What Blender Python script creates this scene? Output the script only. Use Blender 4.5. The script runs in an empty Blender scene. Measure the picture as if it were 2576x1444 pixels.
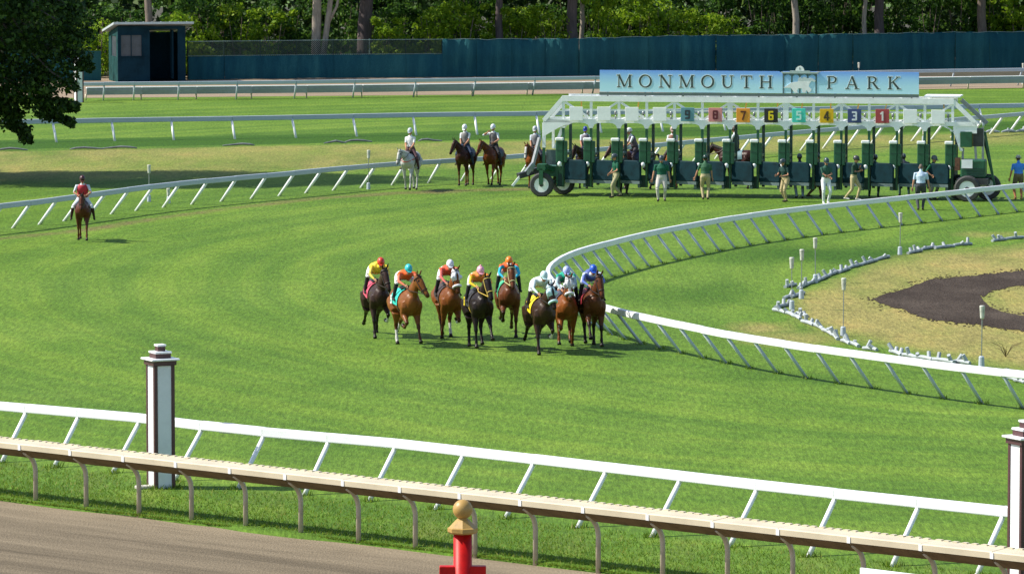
import bpy, math, random
import numpy as np
from mathutils import Vector, Matrix

# ------------------------------------------------------------------ camera, light, exposure
sc = bpy.context.scene
COL = sc.collection
F, CX, CY, HOR, CAMH = 12000.0, 1288.0, 722.0, -304.0, 12.87      # telephoto from the grandstand
TILT = math.atan((CY - HOR) / F)
camd = bpy.data.cameras.new('camera'); cam = bpy.data.objects.new('camera', camd); COL.objects.link(cam)
camd.sensor_width = 36.0; camd.lens = 36.0 * F / 2576.0
camd.clip_start = 1.0; camd.clip_end = 4000.0
cam.location = (0, 0, CAMH); cam.rotation_euler = (math.pi / 2 - TILT, 0, 0)
sc.camera = cam
SUN = Vector((-0.97, 0.06, 0.98)).normalized()
EL = math.asin(SUN.z); ROT = math.atan2(SUN.x, SUN.y)
world = bpy.data.worlds.new('World'); sc.world = world; world.use_nodes = True
wn = world.node_tree.nodes; wl = world.node_tree.links
bg = wn.get('Background') or wn.new('ShaderNodeBackground')
out = wn.get('World Output') or wn.new('ShaderNodeOutputWorld')
sky = wn.new('ShaderNodeTexSky'); sky.sky_type = 'NISHITA'; sky.sun_disc = False
sky.sun_elevation = EL; sky.sun_rotation = ROT
wl.new(sky.outputs[0], bg.inputs[0]); wl.new(bg.outputs[0], out.inputs[0]); bg.inputs[1].default_value = 0.125
sund = bpy.data.lights.new('sun', 'SUN'); sund.energy = 4.9; sund.angle = math.radians(0.5); sund.color = (1.0, 0.94, 0.82)
suno = bpy.data.objects.new('sun', sund); COL.objects.link(suno); suno.location = (-60, 200, 80)
suno.rotation_euler = SUN.to_track_quat('Z', 'Y').to_euler()
sc.view_settings.view_transform = 'Standard'; sc.view_settings.look = 'None'
sc.view_settings.gamma = 1.0; sc.view_settings.use_curve_mapping = False
sc.view_settings.exposure = 0.47

# ------------------------------------------------------------------ helpers
rnd = random.Random(7)
rng = np.random.default_rng(7)
R = math.radians
CT, ST = math.cos(TILT), math.sin(TILT)

def pix(x, y, h=0.0):
    """ground point (at height h) that stands at pixel x, y of the 2576 px wide photograph"""
    a, b = (x - CX) / F, (CY - y) / F
    d = Vector((a, CT + b * ST, -ST + b * CT))
    k = (h - CAMH) / d.z
    return Vector((a * k, d.y * k, h))

def proj(X, Y, Z):
    yf = Y * CT - (Z - CAMH) * ST
    up = Y * ST + (Z - CAMH) * CT
    return CX + F * X / yf, CY - F * up / yf

def lin(c):
    return tuple(((v / 255) / 12.92 if v / 255 <= 0.04045 else ((v / 255 + 0.055) / 1.055) ** 2.4) for v in c)

def tag(o, label=None, cat=None, group=None, kind=None):
    if label: o['label'] = label
    if cat: o['category'] = cat
    if group: o['group'] = group
    if kind: o['kind'] = kind
    return o

def empty(name, loc, rz=0.0, label=None, cat=None, group=None):
    o = bpy.data.objects.new(name, None); o.empty_display_size = 0.2
    COL.objects.link(o); o.location = loc; o.rotation_euler = (0, 0, rz)
    return tag(o, label, cat, group)

def inst(name, me, parent=None, loc=(0, 0, 0), rot=(0, 0, 0), scale=(1, 1, 1)):
    o = bpy.data.objects.new(name, me); COL.objects.link(o)
    o.parent = parent; o.location = loc; o.rotation_euler = rot; o.scale = scale
    return o

def copy_tree(o, parent=None):
    c = o.copy(); COL.objects.link(c); c.parent = parent
    for ch in o.children: copy_tree(ch, c)
    return c

class MB:
    def __init__(s): s.v = []; s.f = []
    def add(s, vs, fs):
        n = len(s.v); s.v += [tuple(p) for p in vs]; s.f += [tuple(i + n for i in f) for f in fs]; return s
    def box(s, c, size, rz=0.0, m=None):
        x, y, z = size[0] / 2, size[1] / 2, size[2] / 2
        vs = [Vector((i, j, k)) for k in (-z, z) for j in (-y, y) for i in (-x, x)]
        M = m if m is not None else Matrix.Rotation(rz, 3, 'Z')
        c = Vector(c)
        return s.add([M @ p + c for p in vs], [(0, 2, 3, 1), (4, 5, 7, 6), (0, 1, 5, 4), (2, 6, 7, 3), (0, 4, 6, 2), (1, 3, 7, 5)])
    def bar(s, p0, p1, w, h=None, up=(0, 0, 1)):
        """square bar from p0 to p1"""
        h = h or w; p0, p1 = Vector(p0), Vector(p1); d = p1 - p0; L = d.length; d.normalize()
        u = Vector(up)
        if abs(d.dot(u)) > 0.98: u = Vector((0, 1, 0))
        sd = d.cross(u).normalized(); u = sd.cross(d)
        M = Matrix((d, sd, u)).transposed()
        return s.box((p0 + p1) / 2, (L, w, h), m=M)
    def tube(s, pts, rad, n=8, cap=True):
        pts = [Vector(p) for p in pts]
        if not isinstance(rad, (list, tuple)): rad = [rad] * len(pts)
        return s.loft(pts, [(r, r) for r in rad], n, cap=cap)
    def loft(s, pts, rr, n=10, side=None, cap=True):
        """ellipse rings (half width along side, half height) along a path"""
        pts = [Vector(p) for p in pts]; N = len(pts); vs = []; prev = None
        for i, p in enumerate(pts):
            t = (pts[min(i + 1, N - 1)] - pts[max(i - 1, 0)])
            t = t.normalized() if t.length > 1e-9 else Vector((0, 0, 1))
            if side is not None: sd = Vector(side)
            elif prev is not None: sd = prev
            else:
                sd = Vector((0, 1, 0)) if abs(t.y) < 0.9 else Vector((1, 0, 0))
            sd = sd - t * sd.dot(t); sd.normalize(); prev = sd
            up = t.cross(sd)
            for k in range(n):
                a = 2 * math.pi * k / n
                vs.append(p + sd * (rr[i][0] * math.cos(a)) + up * (rr[i][1] * math.sin(a)))
        fs = [(i * n + k, i * n + (k + 1) % n, (i + 1) * n + (k + 1) % n, (i + 1) * n + k) for i in range(N - 1) for k in range(n)]
        if cap:
            fs.append(tuple(reversed(range(n)))); fs.append(tuple((N - 1) * n + k for k in range(n)))
        return s.add(vs, fs)
    def ball(s, c, r, n=10, m=7):
        r = r if isinstance(r, (tuple, list)) else (r, r, r); c = Vector(c)
        vs = []; fs = []
        for i in range(1, m):
            a = math.pi * i / m
            for k in range(n):
                b = 2 * math.pi * k / n
                vs.append(c + Vector((r[0] * math.sin(a) * math.cos(b), r[1] * math.sin(a) * math.sin(b), r[2] * math.cos(a))))
        for i in range(m - 2):
            for k in range(n): fs.append((i * n + k, (i + 1) * n + k, (i + 1) * n + (k + 1) % n, i * n + (k + 1) % n))
        t = len(vs); vs += [c + Vector((0, 0, r[2])), c - Vector((0, 0, r[2]))]
        for k in range(n):
            fs.append((t, k, (k + 1) % n)); fs.append((t + 1, (m - 2) * n + (k + 1) % n, (m - 2) * n + k))
        return s.add(vs, fs)
    def prism(s, poly, d0, d1, frame):
        """2D polygon extruded from depth d0 to d1; frame(a, b, d) gives the point"""
        n = len(poly)
        vs = [frame(a, b, d0) for a, b in poly] + [frame(a, b, d1) for a, b in poly]
        fs = [tuple(range(n)), tuple(range(2 * n - 1, n - 1, -1))] + [(i, i + n, (i + 1) % n + n, (i + 1) % n) for i in range(n)]
        return s.add(vs, fs)
    def mesh(s, name, mat=None, smooth=False):
        me = bpy.data.meshes.new(name); me.from_pydata(s.v, [], s.f); me.update()
        if mat: me.materials.append(mat)
        if smooth: me.polygons.foreach_set('use_smooth', [True] * len(me.polygons))
        return me
    def build(s, name, mat, parent=None, loc=(0, 0, 0), rot=(0, 0, 0), smooth=False):
        me = s.mesh(name, mat, smooth)
        import bmesh
        bm = bmesh.new(); bm.from_mesh(me); bmesh.ops.recalc_face_normals(bm, faces=bm.faces); bm.to_mesh(me); bm.free()
        return inst(name, me, parent, loc, rot)

def bevel(o, w=0.01, seg=1):
    m = o.modifiers.new('bevel', 'BEVEL'); m.width = w; m.segments = seg; m.limit_method = 'ANGLE'; return o

# ------------------------------------------------------------------ materials
class NT:
    def __init__(s, name):
        s.m = bpy.data.materials.new(name); s.m.use_nodes = True
        s.n = s.m.node_tree.nodes; s.l = s.m.node_tree.links
        s.b = s.n.get('Principled BSDF'); s.out = s.n.get('Material Output')
    def node(s, t, **kw):
        n = s.n.new(t)
        for k, v in kw.items():
            if k.startswith('i_'):
                n.inputs[k[2:].replace('_', ' ')].default_value = v
            else: setattr(n, k, v)
        return n
    def noise(s, scale, vec=None, detail=4, rough=0.55, sxyz=None):
        n = s.node('ShaderNodeTexNoise'); n.inputs['Scale'].default_value = scale
        n.inputs['Detail'].default_value = detail; n.inputs['Roughness'].default_value = rough
        if vec is not None:
            if sxyz:
                mp = s.node('ShaderNodeMapping'); mp.inputs['Scale'].default_value = sxyz
                s.l.new(vec, mp.inputs['Vector']); vec = mp.outputs[0]
            s.l.new(vec, n.inputs['Vector'])
        return n.outputs['Fac']
    def ramp(s, fac, stops):
        r = s.node('ShaderNodeValToRGB'); e = r.color_ramp.elements
        while len(e) < len(stops): e.new(0.5)
        for el, (p, c) in zip(e, stops):
            el.position = p; el.color = (*c, 1) if isinstance(c, (tuple, list)) else (c, c, c, 1)
        s.l.new(fac, r.inputs[0]); return r.outputs[0]
    def mix(s, fac, a, b, mode='MIX'):
        m = s.node('ShaderNodeMixRGB', blend_type=mode)
        for k, v in ((0, fac), (1, a), (2, b)):
            if hasattr(v, 'is_linked') or hasattr(v, 'links'): s.l.new(v, m.inputs[k])
            elif isinstance(v, (tuple, list)): m.inputs[k].default_value = (*v[:3], 1)
            else: m.inputs[k].default_value = v
        return m.outputs[0]
    def attr(s, name):
        return s.node('ShaderNodeAttribute', attribute_name=name)
    def bump(s, h, strength=0.3, dist=0.02):
        b = s.node('ShaderNodeBump'); b.inputs['Strength'].default_value = strength; b.inputs['Distance'].default_value = dist
        s.l.new(h, b.inputs['Height']); s.l.new(b.outputs[0], s.b.inputs['Normal'])
    def col(s, c): s.l.new(c, s.b.inputs['Base Color'])

def paint(name, c, rough=0.5, var=0.12, scale=3.0, metal=0.0, coord='Object', spec=0.5):
    t = NT(name); tc = t.node('ShaderNodeTexCoord'); v = tc.outputs[coord]
    n = t.noise(scale, v, 5); n2 = t.noise(scale * 7, v, 3)
    d = tuple(x * (1 - var * 2.2) for x in c); l = tuple(min(1, x * (1 + var)) for x in c)
    base = t.ramp(n, [(0.3, d), (0.5, c), (0.72, l)])
    base = t.mix(0.25, base, t.ramp(n2, [(0.3, d), (0.7, l)]))
    t.col(base); t.b.inputs['Roughness'].default_value = rough; t.b.inputs['Metallic'].default_value = metal
    t.b.inputs['Specular IOR Level'].default_value = spec
    t.bump(n2, 0.08, 0.01)
    return t.m

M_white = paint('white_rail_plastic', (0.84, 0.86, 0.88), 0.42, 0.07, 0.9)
M_white2 = paint('shaded_white_rail', (0.47, 0.53, 0.60), 0.5, 0.08, 1.5)  # white darkened to blue-grey: shade on the far rails put into the colour
M_cream = paint('cream_rail_cover', (0.62, 0.545, 0.395), 0.45, 0.07, 1.0)
M_goose = paint('tan_rail_post', (0.46, 0.40, 0.31), 0.5, 0.14, 3)
M_brown = paint('brown_trim_paint', (0.085, 0.035, 0.04), 0.45, 0.1, 4)
M_panelw = paint('white_board_paint', (0.76, 0.79, 0.82), 0.5, 0.05, 3)
M_gwhite = paint('gate_white_paint', (0.92, 0.94, 0.95), 0.42, 0.07, 2.5)
M_ggreen = paint('gate_green_paint', (0.018, 0.105, 0.048), 0.45, 0.22, 4)
M_gdark = paint('gate_dark_green', (0.012, 0.045, 0.038), 0.5, 0.25, 4)
M_pad = paint('navy_green_pad_vinyl', (0.006, 0.032, 0.044), 0.6, 0.25, 3, spec=0.15)
M_padlow = paint('grey_kick_pad', (0.11, 0.16, 0.165), 0.5, 0.2, 4)
M_tyre = paint('tyre_rubber', (0.05, 0.05, 0.052), 0.75, 0.2, 8)
M_metal = paint('grey_metal', (0.34, 0.36, 0.38), 0.4, 0.15, 5, 0.6)
M_dmetal = paint('dark_metal', (0.06, 0.06, 0.065), 0.5, 0.2, 5, 0.3)
M_yellow = paint('yellow_strap', (0.75, 0.42, 0.08), 0.6, 0.1, 5)
M_red = paint('red_gloss_paint', (0.50, 0.005, 0.004), 0.45, 0.16, 6, spec=0.25)
M_gold = paint('gold_finial_paint', (0.43, 0.265, 0.075), 0.45, 0.14, 5)
def screen_material():
    t = NT('blue_green_windscreen'); tc = t.node('ShaderNodeTexCoord'); v = tc.outputs['Object']
    a = t.noise(0.9, v, 5, 0.65, (1, 1, 0.16)); b = t.noise(0.12, v, 3); w = t.noise(26, v, 2, 0.8, (1, 1, 0.5))
    c = t.ramp(a, [(0.3, (0.011, 0.060, 0.084)), (0.5, (0.017, 0.088, 0.108)), (0.7, (0.036, 0.138, 0.142))])
    c = t.mix(t.ramp(b, [(0.4, 0.0), (0.7, 0.6)]), c, (0.038, 0.135, 0.128)); c = t.mix(0.5, c, t.ramp(w, [(0.3, 0.6), (0.7, 1.4)]), 'MULTIPLY')
    t.col(c); t.b.inputs['Roughness'].default_value = 0.85; t.b.inputs['Specular IOR Level'].default_value = 0.08; t.bump(a, 0.4, 0.08); return t.m
M_screen = screen_material()
M_shed = paint('shed_blue_green_paint', (0.008, 0.034, 0.055), 0.8, 0.25, 1.0, spec=0.08)
M_shedlit = paint('shed_lit_wall_paint', (0.016, 0.062, 0.062), 0.8, 0.3, 2, spec=0.08)  # lighter, greener copy of the shed paint: sunlit left wall painted in
M_roof = paint('shed_roof_metal', (0.55, 0.62, 0.66), 0.4, 0.1, 2, 0.2)
M_glass = paint('dusty_shed_pane', (0.07, 0.085, 0.11), 0.3, 0.2, 2)
M_black = paint('black_interior', (0.008, 0.009, 0.012), 0.9, 0.1, 2)
M_soil = None

def grass_material(name, dark, mid, light, dryc, wornc, lushc, grain=1.0):
    t = NT(name); g = t.node('ShaderNodeNewGeometry'); P = g.outputs['Position']
    big = t.noise(0.09, P, 4, 0.6)
    med = t.noise(0.55, P, 5, 0.65, (1.0, 0.22, 1))
    fine = t.noise(9.0, P, 3, 0.7, (1.0, 0.14, 1))
    vfine = t.noise(30.0, P, 2, 0.8, (1.0, 0.10, 1))
    c = t.ramp(big, [(0.30, dark), (0.5, mid), (0.70, light)])
    c = t.mix(0.5, c, t.ramp(med, [(0.30, dark), (0.52, mid), (0.74, light)]))
    # mower bands running with the turn
    ab = t.attr('band'); cb = t.node('ShaderNodeCombineXYZ'); t.l.new(ab.outputs['Fac'], cb.inputs[0])
    wob = t.noise(0.12, P, 3); mw = t.node('ShaderNodeMath', operation='MULTIPLY'); t.l.new(wob, mw.inputs[0]); mw.inputs[1].default_value = 2.2; t.l.new(mw.outputs[0], cb.inputs[1])
    bn = t.noise(0.42, cb.outputs[0], 4, 0.65)
    c = t.mix(0.8, c, t.ramp(bn, [(0.37, (0.68, 0.77, 0.82)), (0.5, (1, 1, 1)), (0.60, (1.36, 1.20, 1.25))]), 'MULTIPLY')
    ad = t.attr('dry'); aw = t.attr('worn'); al = t.attr('lush')
    dn = t.noise(0.35, P, 6, 0.7, (1, 0.22, 1))
    def masked(a, lo, hi):
        m = t.node('ShaderNodeMath', operation='ADD'); t.l.new(a.outputs['Fac'], m.inputs[0])
        s_ = t.node('ShaderNodeMath', operation='MULTIPLY_ADD'); t.l.new(dn, s_.inputs[0]); s_.inputs[1].default_value = 1.1; s_.inputs[2].default_value = -0.55
        t.l.new(s_.outputs[0], m.inputs[1])
        r = t.ramp(m.outputs[0], [(lo, 0.0), (hi, 1.0)])
        k = t.node('ShaderNodeMath', operation='MULTIPLY'); t.l.new(r, k.inputs[0])
        q = t.ramp(a.outputs['Fac'], [(0.02, 0.0), (0.2, 1.0)]); t.l.new(q, k.inputs[1])
        return k.outputs[0]
    c = t.mix(masked(al, 0.2, 0.8), c, lushc)
    dcol = t.ramp(t.noise(0.8, P, 5, 0.7, (1, 0.25, 1)), [(0.3, tuple(x * 0.72 for x in dryc)), (0.5, dryc), (0.72, (dryc[0] * 1.25, dryc[1] * 1.08, dryc[2] * 1.1))])
    c = t.mix(masked(ad, 0.15, 0.75), c, dcol)
    c = t.mix(masked(aw, 0.15, 0.7), c, wornc)
    gr = t.ramp(fine, [(0.32, 0.60), (0.5, 0.98), (0.68, 1.40)])
    gr2 = t.ramp(vfine, [(0.30, 0.60), (0.5, 1.0), (0.70, 1.45)])
    c = t.mix(0.75 * grain, c, gr, 'MULTIPLY'); c = t.mix(0.7 * grain, c, gr2, 'MULTIPLY')
    t.col(c); t.b.inputs['Roughness'].default_value = 0.85; t.b.inputs['Specular IOR Level'].default_value = 0.15
    t.bump(fine, 0.5, 0.05)
    return t.m

M_grass = grass_material('turf_grass', (0.064, 0.134, 0.012), (0.096, 0.181, 0.018), (0.138, 0.222, 0.030),
                         (0.265, 0.235, 0.075), (0.15, 0.12, 0.05), (0.036, 0.098, 0.006))
M_far = paint('meadow_beyond', (0.08, 0.15, 0.02), 0.9, 0.2, 0.1)

def dirt_material(name, c, ang):
    t = NT(name); g = t.node('ShaderNodeNewGeometry'); P = g.outputs['Position']
    mp = t.node('ShaderNodeMapping'); mp.inputs['Rotation'].default_value = (0, 0, ang); t.l.new(P, mp.inputs['Vector'])
    V = mp.outputs[0]
    streak = t.noise(1.0, V, 5, 0.62, (0.045, 1.3, 1))
    fine = t.noise(22, P, 3, 0.75, (1, 0.3, 1)); med = t.noise(1.6, V, 5, 0.7, (0.35, 1.5, 1))
    col = t.ramp(streak, [(0.36, tuple(x * 0.52 for x in c)), (0.46, tuple(x * 0.78 for x in c)), (0.56, c), (0.68, tuple(x * 1.22 for x in c))])
    col = t.mix(0.35, col, t.ramp(med, [(0.3, tuple(x * 0.65 for x in c)), (0.7, tuple(x * 1.2 for x in c))]))
    col = t.mix(0.8, col, t.ramp(fine, [(0.25, 0.62), (0.5, 1.0), (0.75, 1.35)]), 'MULTIPLY')
    pa = t.attr('pale'); pm = t.node('ShaderNodeMath', operation='MULTIPLY'); t.l.new(pa.outputs['Fac'], pm.inputs[0]); t.l.new(t.ramp(med, [(0.3, 0.35), (0.6, 0.95)]), pm.inputs[1])
    col = t.mix(pm.outputs[0], col, t.mix(0.7, tuple(x * 1.45 for x in c), t.ramp(fine, [(0.25, 0.7), (0.75, 1.25)]), 'MULTIPLY'))
    t.col(col); t.b.inputs['Roughness'].default_value = 0.95; t.b.inputs['Specular IOR Level'].default_value = 0.1
    t.bump(fine, 0.6, 0.04)
    return t.m
M_dirt = dirt_material('raked_dirt', (0.190, 0.154, 0.106), R(40))
M_fardirt = dirt_material('far_raked_dirt', (0.32, 0.25, 0.18), R(-12))
def soil_material():
    t = NT('dark_bare_soil'); g = t.node('ShaderNodeNewGeometry'); P = g.outputs['Position']
    a = t.noise(0.5, P, 6, 0.7, (1, 0.3, 1)); f = t.noise(14, P, 3, 0.8, (1, 0.2, 1))
    c = t.ramp(a, [(0.3, (0.034, 0.025, 0.020)), (0.5, (0.052, 0.040, 0.032)), (0.72, (0.088, 0.070, 0.056))])
    c = t.mix(0.8, c, t.ramp(f, [(0.25, 0.5), (0.5, 1.0), (0.75, 1.6)]), 'MULTIPLY')
    t.col(c); t.b.inputs['Roughness'].default_value = 0.95; t.b.inputs['Specular IOR Level'].default_value = 0.08; t.bump(f, 0.7, 0.05); return t.m
M_soil = soil_material()

def leaf_material(name, stops, trans=0.35):
    t = NT(name); g = t.node('ShaderNodeNewGeometry')
    c = t.ramp(g.outputs['Random Per Island'], stops)
    t.col(c); t.b.inputs['Roughness'].default_value = 0.55; t.b.inputs['Specular IOR Level'].default_value = 0.25
    tr = t.node('ShaderNodeBsdfTranslucent'); t.l.new(c, tr.inputs[0])
    mx = t.node('ShaderNodeMixShader'); mx.inputs[0].default_value = trans
    t.l.new(t.b.outputs[0], mx.inputs[1]); t.l.new(tr.outputs[0], mx.inputs[2]); t.l.new(mx.outputs[0], t.out.inputs[0])
    return t.m
M_leafbright = leaf_material('sunlit_shrub_leaves', [(0.0, (0.10, 0.20, 0.008)), (0.5, (0.20, 0.34, 0.014)), (1.0, (0.34, 0.46, 0.03))], 0.5)  # sunlight on the shrubs put into a brighter leaf colour
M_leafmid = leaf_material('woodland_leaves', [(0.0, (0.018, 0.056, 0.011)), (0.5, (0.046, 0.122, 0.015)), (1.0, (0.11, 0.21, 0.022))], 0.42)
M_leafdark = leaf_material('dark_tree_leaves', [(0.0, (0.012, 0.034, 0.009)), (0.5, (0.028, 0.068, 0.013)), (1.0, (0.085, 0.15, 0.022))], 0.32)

def bark(name, c):
    t = NT(name); tc = t.node('ShaderNodeTexCoord')
    n = t.noise(3.0, tc.outputs['Object'], 6, 0.7, (3, 3, 0.5))
    t.col(t.ramp(n, [(0.3, tuple(x * 0.5 for x in c)), (0.55, c), (0.75, tuple(x * 1.3 for x in c))]))
    t.b.inputs['Roughness'].default_value = 0.9; t.bump(n, 0.6, 0.06); return t.m
M_barkpale = bark('pale_bark', (0.34, 0.29, 0.24)); M_barkdark = bark('dark_bark', (0.11, 0.085, 0.085)); M_barkmid = bark('brown_bark', (0.2, 0.155, 0.125))

def coat_material():
    t = NT('animal_coat'); a = t.attr('Col'); tc = t.node('ShaderNodeTexCoord')
    n = t.noise(7, tc.outputs['Object'], 4)
    t.col(t.mix(0.6, a.outputs['Color'], t.ramp(n, [(0.3, 0.42), (0.5, 0.66), (0.7, 0.9)]), 'MULTIPLY'))
    t.b.inputs['Roughness'].default_value = 0.36; t.b.inputs['Specular IOR Level'].default_value = 0.16
    t.bump(n, 0.25, 0.05); return t.m
def cloth_material():
    t = NT('skin_and_clothes'); a = t.attr('Col'); tc = t.node('ShaderNodeTexCoord')
    n = t.noise(11, tc.outputs['Object'], 4)
    t.col(t.mix(0.5, a.outputs['Color'], t.ramp(n, [(0.3, 0.75), (0.5, 1.0), (0.7, 1.12)]), 'MULTIPLY'))
    t.b.inputs['Roughness'].default_value = 0.75; t.b.inputs['Specular IOR Level'].default_value = 0.25
    t.bump(n, 0.35, 0.03)
    return t.m
M_coat = coat_material(); M_cloth = cloth_material()
_pc = {}
def flat(c, rough=0.55):
    k = (tuple(round(x, 3) for x in c), rough)
    if k not in _pc: _pc[k] = paint('coloured_fabric', c, rough, 0.07, 6)
    return _pc[k]

# ------------------------------------------------------------------ setting: ground, turf, dirt tracks
base = MB().add([(-900, -200, -0.45), (900, -200, -0.45), (900, 1500, -0.45), (-900, 1500, -0.45)], [(0, 1, 2, 3)]).build('ground', M_far)
tag(base, kind='structure')

e0, e1 = pix(0, 1249), pix(1635, 1444)
ESL = (e1.y - e0.y) / (e1.x - e0.x)
def yedge(x): return e0.y + ESL * (x - e0.x)

def sstep(a, b, x): 
    t = np.clip((x - a) / (b - a + 1e-9), 0, 1); return t * t * (3 - 2 * t)
def inpoly(px, py, poly):
    ins = np.zeros(px.shape, bool); n = len(poly)
    for i in range(n):
        x1, y1 = poly[i]; x2, y2 = poly[(i + 1) % n]
        c = ((y1 > py) != (y2 > py)) & (px < (x2 - x1) * (py - y1) / (y2 - y1 + 1e-12) + x1); ins ^= c
    return ins
def polydist(px, py, pl, closed=False, sy=2.2):
    d = np.full(px.shape, 1e9); m = len(pl)
    for i in range(m if closed else m - 1):
        x1, y1 = pl[i]; x2, y2 = pl[(i + 1) % m]; dx, dy = x2 - x1, (y2 - y1) * sy
        t = np.clip(((px - x1) * dx + (py - y1) * sy * dy) / (dx * dx + dy * dy + 1e-9), 0, 1)
        d = np.minimum(d, np.hypot(px - x1 - t * dx, (py - y1) * sy - t * dy))
    return d

def smooth_pts(pts, it=2):
    for _ in range(it):
        q = [pts[0]]
        for a, b in zip(pts, pts[1:]): q += [a.lerp(b, 0.25), a.lerp(b, 0.75)]
        pts = q + [pts[-1]]
    return pts

IN_PTS = [(2760, 960), (2576, 944), (2274, 908.5), (1883, 853), (1700, 816), (1600, 795), (1523, 776), (1464, 757), (1425, 737), (1393, 714), (1377, 695), (1380, 677), (1394, 662),
      (1433, 641), (1487, 624), (1540, 610), (1610, 593), (1700, 575), (1800, 556), (1900, 541), (2000, 528), (2100, 516.5), (2200, 506), (2300, 495.5), (2400, 485), (2500, 474), (2576, 467), (2800, 444)]
def make_turf():
    xs = np.arange(-48, 48.01, 0.6)
    ds = np.concatenate([[-0.14, -0.02, 0.10, 0.25], np.arange(0.6, 12, 0.4), np.arange(12, 260, 1.0)])
    V = []; zz = []
    jit = np.cumsum(rng.normal(0, 0.07, len(xs))); jit -= np.convolve(jit, np.ones(25) / 25, 'same')
    for j, d in enumerate(ds):
        for i, x in enumerate(xs):
            y = yedge(x) + d + jit[i] * max(0, 1 - d / 4) * 1.4
            z = (-0.13, -0.06, -0.01, 0.0)[j] if j < 4 else 0.0
            V.append((x, y, z))
    V = np.array(V); n = len(xs); m = len(ds)
    f = [(j * n + i, j * n + i + 1, (j + 1) * n + i + 1, (j + 1) * n + i) for j in range(m - 1) for i in range(n - 1)]
    me = bpy.data.meshes.new('turf'); me.from_pydata(V.tolist(), [], f); me.materials.append(M_grass)
    me.polygons.foreach_set('use_smooth', [True] * len(me.polygons))
    yf = V[:, 1] * CT - (0 - CAMH) * ST; up = V[:, 1] * ST + (0 - CAMH) * CT
    px = CX + F * V[:, 0] / yf; py = CY - F * up / yf
    dry = np.zeros(len(V)); lush = np.zeros(len(V)); worn = np.zeros(len(V))
    infield = [(1965, 768), (2030, 722), (2130, 688), (2230, 648), (2400, 628), (2760, 600), (2900, 960), (2576, 938), (2400, 905), (2250, 880), (2110, 850), (2000, 806)]
    ins = inpoly(px, py, infield); dd = polydist(px, py, infield, True)
    dry = np.maximum(dry, np.where(ins, 0.32 + 0.36 * sstep(0, 60, dd), 0.3 * sstep(22, 0, dd)))
    blob = lambda cx, cy, rx, ry: np.exp(-(((px - cx) / rx) ** 2 + ((py - cy) / ry) ** 2))
    dry = np.maximum(dry, 0.75 * blob(1910, 825, 90, 18)); dry = np.maximum(dry, 0.6 * blob(2000, 850, 150, 22))
    dry = np.maximum(dry, 0.45 * blob(2480, 590, 120, 9))
    lo = np.interp(px, [-400, 0, 1300, 2576], [379, 378, 352, 330]); hi = np.interp(px, [-400, 0, 400, 900, 1300, 2000, 2576], [480, 455, 448, 425, 410, 385, 360])
    dry = np.maximum(dry, 0.47 * sstep(lo, lo + 6, py) * sstep(hi + 25, hi - 15, py))
    lush = np.maximum(lush, 1.0 * sstep(lo - 27, lo - 21, py) * sstep(lo + 1, lo - 3, py))
    lush = np.maximum(lush, 0.8 * blob(2150, 640, 420, 30) * (~ins)); lush = np.maximum(lush, 0.6 * blob(1750, 740, 200, 40))
    lush = np.maximum(lush, 0.5 * blob(1900, 950, 500, 18))
    path = [(-100, 612), (0, 600), (130, 588), (260, 572), (420, 546), (600, 522), (800, 500), (1000, 486), (1150, 480), (1330, 476)]
    pd = polydist(px, py, path, False, 2.5)
    worn = np.maximum(worn, 0.62 * np.exp(-(pd / 11) ** 2)); worn = np.maximum(worn, 0.55 * blob(1090, 484, 90, 5)); worn = np.maximum(worn, 0.45 * blob(1250, 477, 70, 4))
    W_ = np.array([(p.x, p.y) for p in smooth_pts([pix(x, y) for x, y in IN_PTS], 1)]); bd = np.full(len(V), 1e9)
    for q in range(len(W_) - 1):
        a, b = W_[q], W_[q + 1]; d = b - a; tt = np.clip(((V[:, :2] - a) @ d) / (d @ d + 1e-9), 0, 1); bd = np.minimum(bd, np.hypot(*(V[:, :2] - a - tt[:, None] * d).T))
    # rough grass of the verge by the dirt rail
    dv = V[:, 1] - (e0.y + ESL * (V[:, 0] - e0.x))
    dry = np.maximum(dry, 0.17 * sstep(7, 5, dv) * sstep(0.4, 1.4, dv))
    for nm, a in (('dry', dry), ('lush', lush), ('worn', worn), ('band', bd)):
        at = me.attributes.new(nm, 'FLOAT', 'POINT'); at.data.foreach_set('value', a.astype(np.float32))
    o = inst('turf', me); tag(o, kind='structure'); return o
make_turf()

# near dirt track (8 cm below the turf), far dirt track
dv_ = []; df_ = []; da_ = []; rows = [0, 0.5, 1.1, 1.8, 2.8, 4.5, 9, 40]; cols = [-60 + 0.8 * q for q in range(151)]
for r_ in rows:
    for x in cols:
        y = yedge(x) + 1.2 - r_ * 1.3 - (0.12 * math.sin(x * 1.9) if 0 < r_ < 3 else 0); dv_.append((x - r_ * 0.3, y, -0.09)); da_.append(max(0, 1 - max(0, r_ - 1.0) / 1.5))
for q in range(len(rows) - 1):
    for k in range(len(cols) - 1): df_.append((q * 151 + k, (q + 1) * 151 + k, (q + 1) * 151 + k + 1, q * 151 + k + 1))
me = bpy.data.meshes.new('dirt_track'); me.from_pydata(dv_, [], df_); me.materials.append(M_dirt)
me.attributes.new('pale', 'FLOAT', 'POINT').data.foreach_set('value', da_)
tag(inst('dirt_track', me), kind='structure')
fa = [pix(-400, 250), pix(230, 247), pix(1327, 238), pix(2576, 222), pix(3000, 216)]
ft = MB(); n = len(fa)
ft.add([p + Vector((0, 0, 0.006)) for p in fa] + [p + Vector((0, 40, 0.006)) for p in fa], [(i, i + 1, i + 1 + n, i + n) for i in range(n - 1)])
tag(ft.build('far_dirt_track', M_fardirt), kind='structure')
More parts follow.
